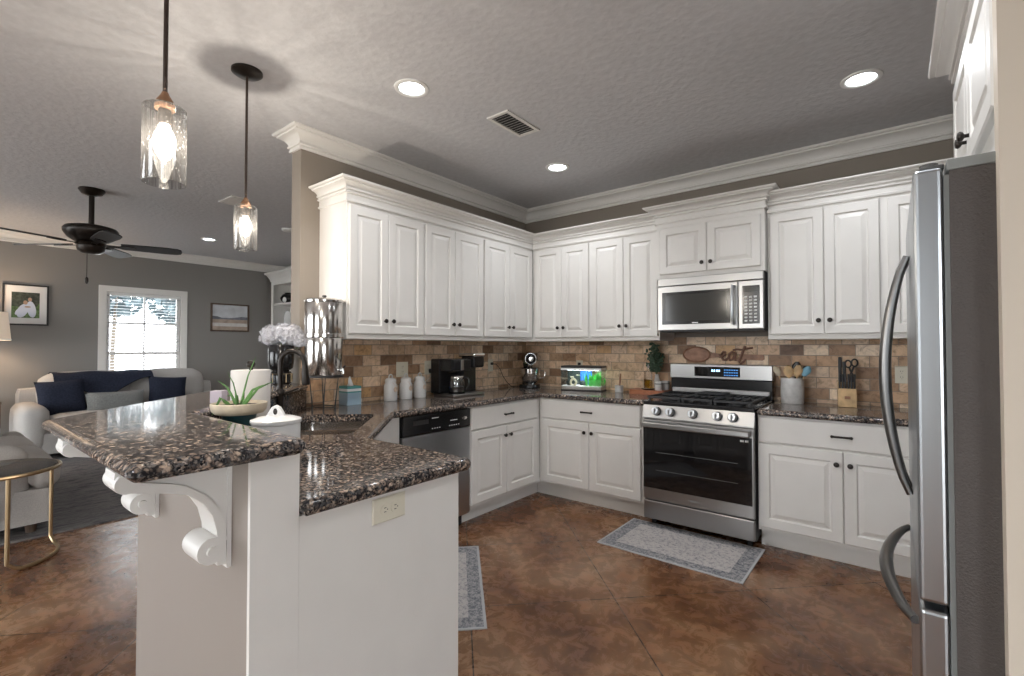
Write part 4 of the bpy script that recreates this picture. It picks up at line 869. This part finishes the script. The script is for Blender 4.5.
# ------------------------------------------------------------------ ceiling fixtures
def spot(name, loc, power, ang=150, blend=.8, col=(.93, .96, 1.), r=.05):
    l = bpy.data.lights.new(name, 'SPOT'); l.energy = power; l.spot_size = math.radians(ang); l.spot_blend = blend; l.color = col; l.shadow_soft_size = r
    o = bpy.data.objects.new(name, l); C.objects.link(o); return o
def recessed(x, y, label, power=RECESSED_W):
    t = thing('recessed_light', label, 'ceiling light', (x, y, H-.012), 'recessed ceiling lights')
    obj('trim_ring', MB().lathe([(.096, H), (.094, H-.006), (.080, H-.010), (.070, H-.006), (.066, H-.001)], (x, y, 0), 32, cap=False), M['white2'], t, True)
    obj('lens', MB().lathe([(.069, H-.002), (.060, H-.005), (.02, H-.008)], (x, y, 0), 28), M['lens'], t, True)
    s = spot('lamp_light', (0, 0, 0), power); s.parent = t; s.location = (0, 0, -.012)
recessed(.985, -2.375, 'recessed ceiling light above the diagonal sink corner')
recessed(.975, -.875, 'recessed ceiling light nearest the back left corner of the kitchen')
recessed(2.955, -.925, 'recessed ceiling light at the right, toward the refrigerator')
recessed(2.955, -2.42, 'added fill light recessed in the ceiling before the refrigerator, out of frame above', 34)  # extra unseen lamp, added to brighten the base cabinets and backsplash
recessed(1.75, -5.0, 'added fill light recessed in the ceiling behind the peninsula, out of frame above', 34)  # second added fill lamp, behind the camera and never in view
recessed(-4.10, -1.62, 'recessed ceiling light in the living room, beyond the pendants', 30)
def vent(name, label, x, y, w, d, a=0.):
    T = rotz((x, y, H), a); t = thing(name, label, 'vent', (x, y, H-.015), 'ceiling air vents')
    obj('frame', MB(T).box(-w/2, w/2, -d/2, -d/2+.022, -.010, -.0005).box(-w/2, w/2, d/2-.022, d/2, -.010, -.0005).box(-w/2, -w/2+.022, -d/2+.022, d/2-.022, -.010, -.0005).box(w/2-.022, w/2, -d/2+.022, d/2-.022, -.010, -.0005), M['trim'], t)
    obj('duct', MB(T).box(-w/2+.022, w/2-.022, -d/2+.022, d/2-.022, -.003, -.0005), M['ducthole'], t)
    n = int((w-.05)/.028); sl = MB(T)
    for i in range(n):
        x_ = -w/2+.034+.028*i; sl.extr([(x_+.011, -.004), (x_+.014, -.004), (x_+.003, -.011), (x_, -.011)], -d/2+.022, d/2-.022)
    obj('slats', sl, M['trim'], t)
vent('ceiling_vent', 'white rectangular air vent in the kitchen ceiling', 1.17, -1.685, .34, .17, PI/2)
vent('ceiling_vent', 'air vent in the living room ceiling behind the second pendant', -2.0, -2.13, .32, .16, 0)
t = thing('smoke_detector', 'small round white smoke detector on the living room ceiling', 'smoke detector', (-2.72, -1.24, H-.03)); obj('housing', MB().lathe([(.065, H), (.064, H-.02), (.05, H-.032), (.02, H-.034)], (-2.72, -1.24, 0), 24), M['white2'], t, 40)
def pendant(x, y, label, zb):
    t = thing('pendant_light', label, 'pendant light', (x, y, zb), 'pendants over the bar')
    obj('canopy', MB().lathe([(.074, H), (.074, H-.012), (.060, H-.022), (.012, H-.030)], (x, y, 0), 28), M['bronze'], t, 40)
    top = zb+.225
    obj('rod', MB().tube([(x, y, H-.02), (x, y, top+.035)], .0062, 10), M['rod'], t, True)
    obj('socket_cap', MB().lathe([(.008, top+.045), (.012, top+.035), (.024, top+.015), (.026, top+.004), (.026, top-.006), (.020, top-.008)], (x, y, 0), 24), M['copper'], t, 40)
    o = obj('lamp_shade', MB().lathe([(.024, top), (.050, top), (.0545, top-.005), (.0545, zb+.002), (.0535, zb)], (x, y, 0), 40, cap=False), M['seeded'], t, 40)
    obj('socket', MB().lathe([(.016, top-.006), (.017, top-.045), (.014, top-.05)], (x, y, 0), 18), M['bronze'], t, 40)
    bl = obj('bulb', MB().lathe([(.012, top-.05), (.016, top-.060), (.027, top-.085), (.030, top-.105), (.024, top-.130), (.014, top-.150), (.004, top-.158)], (x, y, 0), 20), M['bulbglass'], t, True)
    l = bpy.data.lights.new('bulb_light', 'POINT'); l.energy = PENDANT_W; l.color = (1., .90, .77); l.shadow_soft_size = .004
    lo = bpy.data.objects.new('bulb_light', l); C.objects.link(lo); lo.parent = t; lo.location = (0, 0, .225-.105)
m = bpy.data.materials.new('bulb_glass'); m.use_nodes = True; nt = m.node_tree; nt.nodes.clear()
o_ = N(nt, 'ShaderNodeOutputMaterial'); tr = N(nt, 'ShaderNodeBsdfTransparent'); em = N(nt, 'ShaderNodeEmission'); em.inputs[0].default_value = (1, .90, .76, 1); em.inputs[1].default_value = 4.
ad = N(nt, 'ShaderNodeAddShader'); nt.links.new(tr.outputs[0], ad.inputs[0]); nt.links.new(em.outputs[0], ad.inputs[1]); nt.links.new(ad.outputs[0], o_.inputs[0]); M['bulbglass'] = m
pendant(1.409, -3.644, 'glass pendant light on a bronze rod, nearer the camera', 1.797)
pendant(.44, -3.02, 'glass pendant light on a bronze rod, second one farther along the bar', 1.826)

# ------------------------------------------------------------------ living room
fxx, fyy = -2.67, -3.08
t = thing('ceiling_fan', 'dark bronze five-blade ceiling fan with pull chain in the living room', 'ceiling fan', (fxx, fyy, 2.2))
obj('canopy', MB().lathe([(.095, H), (.098, H-.012), (.075, H-.045), (.030, H-.062)], (fxx, fyy, 0), 28), M['bronze'], t, 40)
obj('downrod', MB().tube([(fxx, fyy, H-.055), (fxx, fyy, 2.43)], .021, 14), M['bronze'], t, True)
obj('motor_housing', MB().lathe([(.03, 2.435), (.11, 2.428), (.185, 2.408), (.200, 2.388), (.198, 2.358), (.17, 2.315), (.13, 2.285), (.10, 2.272), (.12, 2.262), (.10, 2.24)], (fxx, fyy, 0), 36), M['bronze'], t, 50)
obj('switch_housing', MB().lathe([(.09, 2.25), (.105, 2.235), (.098, 2.20), (.070, 2.175), (.03, 2.168)], (fxx, fyy, 0), 28), M['bronze'], t, 40)
obj('pull_chain', MB().tube([(fxx+.02, fyy-.03, 2.18), (fxx+.02, fyy-.03, 1.95)], .0025, 5).lathe([(.004, 1.955), (.013, 1.94), (.014, 1.91), (.005, 1.89)], (fxx+.02, fyy-.03, 0), 12), M['bronze'], t, True)
for k in range(5):
    a = math.radians(2+72*k); T = rotz((fxx, fyy, 2.262), a) @ Matrix.Rotation(math.radians(-13), 4, 'X')
    ol = [(x_*.90, y_) for x_, y_ in ((.24, -.055), (.30, -.062), (.62, -.074), (.72, -.066), (.755, -.045), (.765, 0), (.755, .045), (.72, .066), (.62, .074), (.30, .062), (.24, .055))]
    b = obj('blade', MB(T).prism(ol, -.005, .005), M['blackm'] if k in (0, 2, 3) else M['blackm'], t)
    obj('blade_iron', MB(T).prism([(.09, -.022), (.20, -.018), (.25, -.045), (.31, -.040), (.33, 0), (.31, .040), (.25, .045), (.20, .018), (.09, .022)], -.013, -.0055), M['bronze'], b)

def soft(T, w, d, h, r=.06, bulge=.03, nx=10):                      # upholstered block with softly crowned faces
    mb = MB(T); mb.box(0, w, 0, d, 0, h); bm = mb.bm
    bmesh.ops.subdivide_edges(bm, edges=bm.edges[:], cuts=7, use_grid_fill=True)
    Ti = T.inverted()
    for v in bm.verts:
        p = Ti @ v.co; u = [2*p.x/w-1, 2*p.y/d-1, 2*p.z/h-1]; half = [w/2, d/2, h/2]; rr = min(r, min(half)*.98)
        qv = Vector([u[i]*half[i] for i in range(3)]); core = Vector([max(-half[i]+rr, min(half[i]-rr, qv[i])) for i in range(3)]); dv = qv-core
        if dv.length > 1e-6: qv = core+dv.normalized()*rr*1.0
        for i in range(3):
            o_ = [j for j in range(3) if j != i]
            if abs(u[i]) > .99: qv[i] += math.copysign(bulge, u[i])*(1-u[o_[0]]**2)*(1-u[o_[1]]**2)
        v.co = T @ (qv+Vector((w/2, d/2, h/2)))
    return mb
def pillow(T, w, h, th, n=12, pinch=.07):                            # stands in the local xz plane, T places its centre
    mb = MB(T)
    for s_ in (-1, 1):
        g = []
        for i in range(n+1):
            row = []
            for j in range(n+1):
                u, v = 2*i/n-1, 2*j/n-1; k = (max(0, (1-u**4)*(1-v**4)))**.55
                x = u*w/2*(1-pinch*(1-v*v)); z = v*h/2*(1-pinch*(1-u*u)); row.append(mb.v((x, s_*th/2*k, z)))
            g.append(row)
        for i in range(n):
            for j in range(n): mb.f([g[i][j], g[i+1][j], g[i+1][j+1], g[i][j+1]])
    bmesh.ops.remove_doubles(mb.bm, verts=mb.bm.verts[:], dist=.0008); return mb
def sofa(label, T, w, d, seats, arm_w=.26, arm_h=.62, back_h=.80, cush_h=.95, tcush=False, cat='sofa'):
    t = thing('sofa', label, cat, T @ Vector((w/2, d/2, 0)))         # local x along width, y from back (0) to front (d)
    S = M['sofa']; X = lambda x, y, z: T @ Matrix.Translation((x, y, z))
    obj('base', soft(X(.004, .03, .06), w-.008, d-.07, .25, .02, 0), S, t, True)
    obj('back', soft(X(.05, 0, .10), w-.10, .22, back_h-.10, .06, .0), S, t, True)
    for sx in (0, w-arm_w): obj('arm', soft(X(sx, .02, .06), arm_w, d-.02-(.16 if tcush else .04), arm_h-.06, .10, .012), S, t, True)
    cw = (w-2*arm_w)/seats
    for i in range(seats):
        obj('seat_cushion', soft(X(arm_w+cw*i+.004, .20, .305), cw-.008, d-.20, .19, .065, .018), S, t, True)
        obj('back_cushion', soft(X(arm_w+cw*i+.006-.03*(i == 0), .16, .47) @ Matrix.Rotation(.14, 4, 'X'), cw-.012+.05, .24, cush_h-.47, .11, .03), S, t, True)
    if tcush:
        for sx in (.0, w-arm_w): obj('seat_cushion_wing', soft(X(sx+.006, d-.155, .300), arm_w-.01, .155, .195, .065, .012), S, t, True)
    for x in (.08, w-.08):
        for y in (.08, d-.14): obj('foot', MB(T).cyl((x, y, 0), (x, y, .065), .028, .034), M['dwood'], t)
    return t
sofa('light grey three-cushion sofa under the living room window', Fr((-5.50, -3.33, .0145), (0, 1, 0), (1, 0, 0)), 2.24, .98, 2)
sofa('light grey loveseat seen from its end behind the round glass table', Fr((-3.55, -4.36, .0145), (1, 0, 0), (0, 1, 0)), 1.92, .95, 2, tcush=True)
th_ = MB(); prof = []
nx_ = 22; g = []
for i in range(nx_+1):                                              # navy throw draped over the sofa back
    y = -2.97+1.02*i/nx_; row = []
    k = max(0., 1-abs((y+2.52)/.50)); front = .02+.26*k**1.3
    zt = .955-.02*math.cos(8*(y+2.33))*0+(.012*math.sin(9*y))
    for (x, z) in ((-5.47, .74), (-5.47, .90), (-5.43, .965), (-5.32, .985), (-5.20, .985), (-5.11, .970), (-5.06, .935), (-5.045+.12*front, .92-front*.45), (-5.03+.25*front, .92-front)): row.append((x, y+(.02*math.sin(5*z)), z+.006*math.sin(14*y)))
    g.append(row)
for off in (0, ): 
    R0 = [[th_.v(p) for p in r] for r in g]; R1 = [[th_.v((p[0]+.006, p[1], p[2]+.010)) for p in r] for r in g]
    for R in (R0, R1):
        for i in range(nx_):
            for j in range(8): th_.f([R[i][j], R[i+1][j], R[i+1][j+1], R[i][j+1]])
    for i in range(nx_):
        for j in (0, 8): th_.f([R0[i][j], R0[i+1][j], R1[i+1][j], R1[i][j]])
    for j in range(8):
        for i in (0, nx_): th_.f([R0[i][j], R0[i][j+1], R1[i][j+1], R1[i][j]])
tag(obj('throw_blanket', th_, M['navy'], None, True), 'dark navy throw draped over the sofa back below the window', 'blanket')
def cushion(label, y, z, w, h, mat, x=-4.93, tilt=-.30, roll=0., name='throw_pillow', yaw=0.):
    T = Matrix.Translation((x, y, z)) @ Matrix.Rotation(PI/2+yaw, 4, 'Z') @ Matrix.Rotation(tilt, 4, 'X') @ Matrix.Rotation(roll, 4, 'Y')
    return tag(obj(name, pillow(T, w, h, .16), mat, None, True), label, 'pillow', 'throw pillows on the sofa')
cushion('dark navy throw pillow against the left arm of the sofa', -2.93, .70, .46, .44, M['navy'], roll=-.06)
cushion('grey-green lumbar pillow in the middle of the sofa', -2.42, .60, .62, .30, M['grey'], x=-4.84, roll=.0)
cushion('dark navy throw pillow at the right end of the sofa, in front of the window', -1.83, .70, .46, .42, M['navy'], roll=.08)
tag(obj('throw_pillow', soft(Matrix.Translation((-2.25, -4.02, .505)), .58, .26, .22, .105, .01), M['fur'], None, True), 'cream plush bolster pillow on the near end of the loveseat', 'pillow')
tag(obj('area_rug', MB().box(-4.93, -1.56, -5.2, -1.60, .0005, .014), M['rug']), 'charcoal and grey woven area rug under the sofas', 'rug')

tcx, tcy, tr_ = -1.255, -3.775, .30                                  # round glass side table
t = thing('side_table', 'round smoked-glass side table with bronze frame beside the loveseat', 'side table', (tcx, tcy, 0))
cir = lambda r, z, a0=0, a1=360, n=40: [(tcx+r*math.cos(math.radians(a0+(a1-a0)*i/n)), tcy+r*math.sin(math.radians(a0+(a1-a0)*i/n)), z) for i in range(n+1)]
obj('glass_top', MB().lathe([(tr_-.008, .558), (tr_-.006, .566), (tr_-.010, .570)], (tcx, tcy, 0), 48), M['smoke'], t)
obj('top_frame', MB().tube(cir(tr_, .556)[:-1], .012, 8, True, flat=1.3), M['gold'], t, True)
for a0, a1 in ((8, 111), (188, 291)):
    aa = [a0+(a1-a0)*k/16 for k in range(17)]; ring = [cir(tr_, 0, a, a, 1)[0] for a in aa]
    pts = [(ring[0][0], ring[0][1], .55), (ring[0][0], ring[0][1], .09)]+[(x, y, .011+(.045 if k in (0, 16) else .012 if k in (1, 15) else 0)) for k, (x, y, _) in enumerate(ring)]+[(ring[-1][0], ring[-1][1], .09), (ring[-1][0], ring[-1][1], .55)]
    obj('leg_loop', MB().tube(pts, .011, 8), M['gold'], t, True)

# end table and lamp at the far left
t = thing('end_table', 'dark wooden end table with lamp at the left end of the sofa', 'side table', (-5.2, -3.72, 0))
obj('top', MB().box(-5.45, -4.95, -3.99, -3.435, .655, .69, .006), M['dwood'], t)
for x in (-5.42, -4.98):
    for y in (-3.96, -3.465): obj('leg', MB().box(x-.025, x+.025, y-.025, y+.025, 0, .655), M['dwood'], t)
obj('lower_shelf', MB().box(-5.43, -4.97, -3.97, -3.455, .18, .205), M['dwood'], t)
lx, ly = -5.2, -3.56
t = thing('table_lamp', 'table lamp with beige drum shade at the left edge below the framed photo', 'lamp', (lx, ly, .69))
obj('base', MB().lathe([(.085, .6905), (.085, .71), (.05, .72), (.03, .74), (.07, .80), (.105, .87), (.10, .95), (.06, 1.04), (.025, 1.10), (.022, 1.16)], (lx, ly, 0), 28), M['smoke'], t, 60)
obj('stem', MB().tube([(lx, ly, 1.16), (lx, ly, 1.60)], .008, 8), M['bronze'], t)
sh_ = plain('lamp_shade_linen', (.74, .64, .54), .8); s_bs = sh_.node_tree.nodes['Principled BSDF']; s_bs.inputs['Emission Color'].default_value = (1, .78, .58, 1); s_bs.inputs['Emission Strength'].default_value = .22
obj('lamp_shade', MB().lathe([(.215, 1.40), (.185, 1.73), (.182, 1.73), (.212, 1.40)], (lx, ly, 0), 40, cap=False), sh_, t, 60)
obj('shade_trim', MB().lathe([(.217, 1.398), (.218, 1.412), (.213, 1.412), (.212, 1.398)], (lx, ly, 0), 40, cap=False), M['white2'], t, 60)
l = bpy.data.lights.new('lamp_bulb', 'POINT'); l.energy = 16; l.color = (1, .78, .55); l.shadow_soft_size = .05; lo = bpy.data.objects.new('lamp_bulb', l); C.objects.link(lo); lo.parent = t; lo.location = (0, 0, .88)

# framed pictures on the grey wall
def frame(name, label, y0, y1, z0, z1, fw, fmat, depth=.025):
    t = thing(name, label, 'picture', (WX+.015, (y0+y1)/2, z0)); x0, x1 = WX+.002, WX+depth
    obj('frame', MB().box(x0, x1, y0, y0+fw, z0, z1).box(x0, x1, y1-fw, y1, z0, z1).box(x0, x1, y0+fw, y1-fw, z0, z0+fw).box(x0, x1, y0+fw, y1-fw, z1-fw, z1), M[fmat], t)
    return t, x0+.004
t, x = frame('framed_photo', 'black framed photograph with wide white mat above the lamp', -3.395, -2.975, 1.595, 2.115, .018, 'blackm')
obj('picture_mat', MB().box(x, x+.004, -3.377, -2.993, 1.613, 2.097), M['mat'], t); x += .0041
pr_ = obj('photo_print', MB().box(x, x+.001, -3.315, -3.06, 1.69, 2.015), M['print_dark'], t); x += .0011
yz = lambda pts: [(a, b) for a, b in pts]
obj('grass', MB().rings([[(x+k, a, b) for a, b in ((-3.315, 1.69), (-3.06, 1.69), (-3.06, 1.88), (-3.12, 1.80), (-3.315, 1.84))] for k in (0, .0004)]), M['print_green'], pr_)
def oval(cy, cz, ry, rz, n=18, lean=0.): return [(cy+ry*math.cos(2*PI*i/n)+lean*rz*math.sin(2*PI*i/n), cz+rz*math.sin(2*PI*i/n)) for i in range(n)]
for pts, mt in ((oval(-3.215, 1.78, .050, .088, lean=.25), 'print_white'), (oval(-3.135, 1.80, .042, .105, lean=-.12), 'print_white'), (oval(-3.255, 1.77, .022, .045, lean=.4), 'print_white'), (oval(-3.19, 1.885, .020, .026), 'skin'), (oval(-3.15, 1.925, .018, .025), 'skin'), (oval(-3.17, 1.83, .030, .010, lean=.2), 'skin')):
    x += .0005; obj('figure', MB().rings([[(x+k, a, b) for a, b in pts] for k in (0, .0004)]), M[mt], pr_)
t, x = frame('framed_landscape', 'small framed seascape painting right of the window', -1.068, -.480, 1.575, 2.035, .022, 'dwood', .03)
y0, y1 = -1.046, -.502
for z0, z1, m_ in ((1.80, 2.013, 'sky'), (1.775, 1.80, 'dune'), (1.715, 1.775, 'shore'), (1.66, 1.715, 'surf'), (1.597, 1.66, 'shore')): obj('canvas_band', MB().box(x, x+.004, y0, y1, z0, z1), M[m_], t)
hl = MB(); x += .0041
for pts in (((-1.046, 1.80), (-.90, 1.80), (-.97, 1.822), (-1.046, 1.828)), ((-.75, 1.80), (-.502, 1.80), (-.502, 1.822), (-.60, 1.826), (-.68, 1.812))): hl.rings([[(x+k, a, b) for a, b in pts] for k in (0, .0006)])
obj('painted_hills', hl, M['dune'], t)

# blinds
bl = thing('window_blind', 'white horizontal slat blind hanging in the living room window', 'blind', (WX-.02, ym, wz0))
obj('headrail', MB().box(WX-.030, WX+.005, wy0+.006, wy1-.006, wz1-.045, wz1-.002, .003), M['white2'], bl)
sl = MB(); n = 33
for i in range(n):
    z = wz0+.03+(wz1-.06-wz0-.03)*i/(n-1); sl.extr([(WX-.034, z+.004), (WX-.034, z+.0062), (WX+.008, z-.0022), (WX+.008, z-.0045)], wy0+.008, wy1-.008)
obj('slats', sl, M['blind'], bl)
obj('bottom_rail', MB().box(WX-.032, WX+.004, wy0+.008, wy1-.008, wz0+.002, wz0+.020, .003), M['white2'], bl)
lc = MB()
for y in (wy0+.12, ym, wy1-.12): lc.tube([(WX-.012, y, wz0+.02), (WX-.012, y, wz1-.04)], .0015, 5)
obj('ladder_cord', lc, M['white2'], bl)

# built-in bookcase on the living room's right-hand wall
bk = thing('bookcase', 'white built-in bookcase with open shelves beyond the wall end', 'bookcase', (-4.9, .02, 0))
bx0, bx1, by0, by1 = -5.49, -4.25, -.15, .198
obj('carcass', MB().box(bx0, bx0+.03, by0+.02, by1, 0, 2.46).box(bx1-.03, bx1, by0+.02, by1, 0, 2.46).box(bx0+.03, bx1-.03, by1-.015, by1, 0, 2.46).box(bx0+.03, bx1-.03, by0+.02, by1-.015, 2.43, 2.46), M['white'], bk)
obj('face_frame', MB().box(bx0, bx0+.07, by0, by0+.02, 0, 2.46).box(bx1-.12, bx1, by0, by0+.02, 0, 2.46).box(bx0+.07, bx1-.12, by0, by0+.02, 2.40, 2.46), M['white'], bk)
for z in (.90, 1.33, 1.695, 2.075): obj('shelf', MB().box(bx0+.031, bx1-.031, by0+.022, by1-.016, z-.035, z), M['white'], bk)
obj('cabinet_base', MB().box(bx0+.031, bx1-.031, by0+.022, by1-.016, 0, .86), M['white'], bk)
obj('crown', MB().sweep([(0, 2.46), (.012, 2.46), (.02, 2.50), (.06, 2.57), (.085, 2.59), (.085, 2.615), (0, 2.615)], [(bx0, by1-.01), (bx0, by0), (bx1, by0), (bx1, by1-.01)], -1).box(bx0, bx1, by0, by1, 2.46, 2.612), M['white'], bk)
PX = -5.305
t = thing('plate', 'round white plate with dark rim standing on a bookcase shelf', 'plate', (PX, .07, 1.695)); T = Fr((PX, .06, 1.83), (1, 0, 0), (0, -1, 0))
pl = MB(T); pl.lathe([(.125, 0), (.130, .012), (.09, .008), (.02, .006)], (0, 0, 0), 32, 'y'); p_ = obj('dish', pl, M['ceramic'], t, 50)
rm = MB(T); rm.tube([(.1275*math.cos(2*PI*i/36), .012, .1275*math.sin(2*PI*i/36)) for i in range(36)], .003, 6, True); obj('rim_line', rm, M['greyplastic'], p_)
obj('stand', MB().box(PX-.05, PX+.05, .03, .12, 1.6955, 1.703), M['blackm'], t)
t = thing('pottery', 'black pot with white patch on the upper bookcase shelf', 'pottery', (-5.21, .03, 2.075))
obj('pot', MB().lathe([(.08, 2.0755), (.13, 2.12), (.145, 2.17), (.11, 2.23), (.07, 2.25), (.075, 2.262)], (-5.21, .03, 0), 26), M['black'], t, 50)
obj('patch', MB().ell((-5.15, -.080, 2.135), (.045, .03, .05), 14, 10), M['ceramic'], t, True)

# outside the window
struct('ground_outside', MB().box(-30, 20, -30, 14, -.35, -.30), M['grass'])
random.seed(21)
def tree(x, y, hh, r, label):
    t = thing('tree', label, 'tree', (x, y, -.3), 'trees outside the window'); obj('trunk', MB().tube([(x, y, -.3), (x+.1, y, hh*.5), (x, y+.1, hh)], [.06, .05, .03], 8), M['bark'], t, True)
    lf = MB()
    for k in range(420):
        u = random.uniform(-1, 1); a = random.uniform(0, 2*PI); s_ = math.sqrt(1-u*u)*random.uniform(.3, 1); c = Vector((x+r*s_*math.cos(a), y+r*s_*math.sin(a), hh+r*.8*u)); d1 = Vector((random.gauss(0, 1), random.gauss(0, 1), random.gauss(0, 1))).normalized(); d2 = d1.orthogonal().normalized(); z_ = random.uniform(.08, .2)
        lf.f([lf.v(c+d1*z_), lf.v(c+d2*z_*.6), lf.v(c-d1*z_), lf.v(c-d2*z_*.6)])
    o = obj('foliage', lf, M['foliage'], t); o['kind'] = 'stuff'
tree(-12.5, -.9, 2.9, .95, 'dark green tree outside, at upper left through the blind')
tree(-14.5, 1.1, 2.7, .8, 'dark green tree outside, at upper right through the blind')
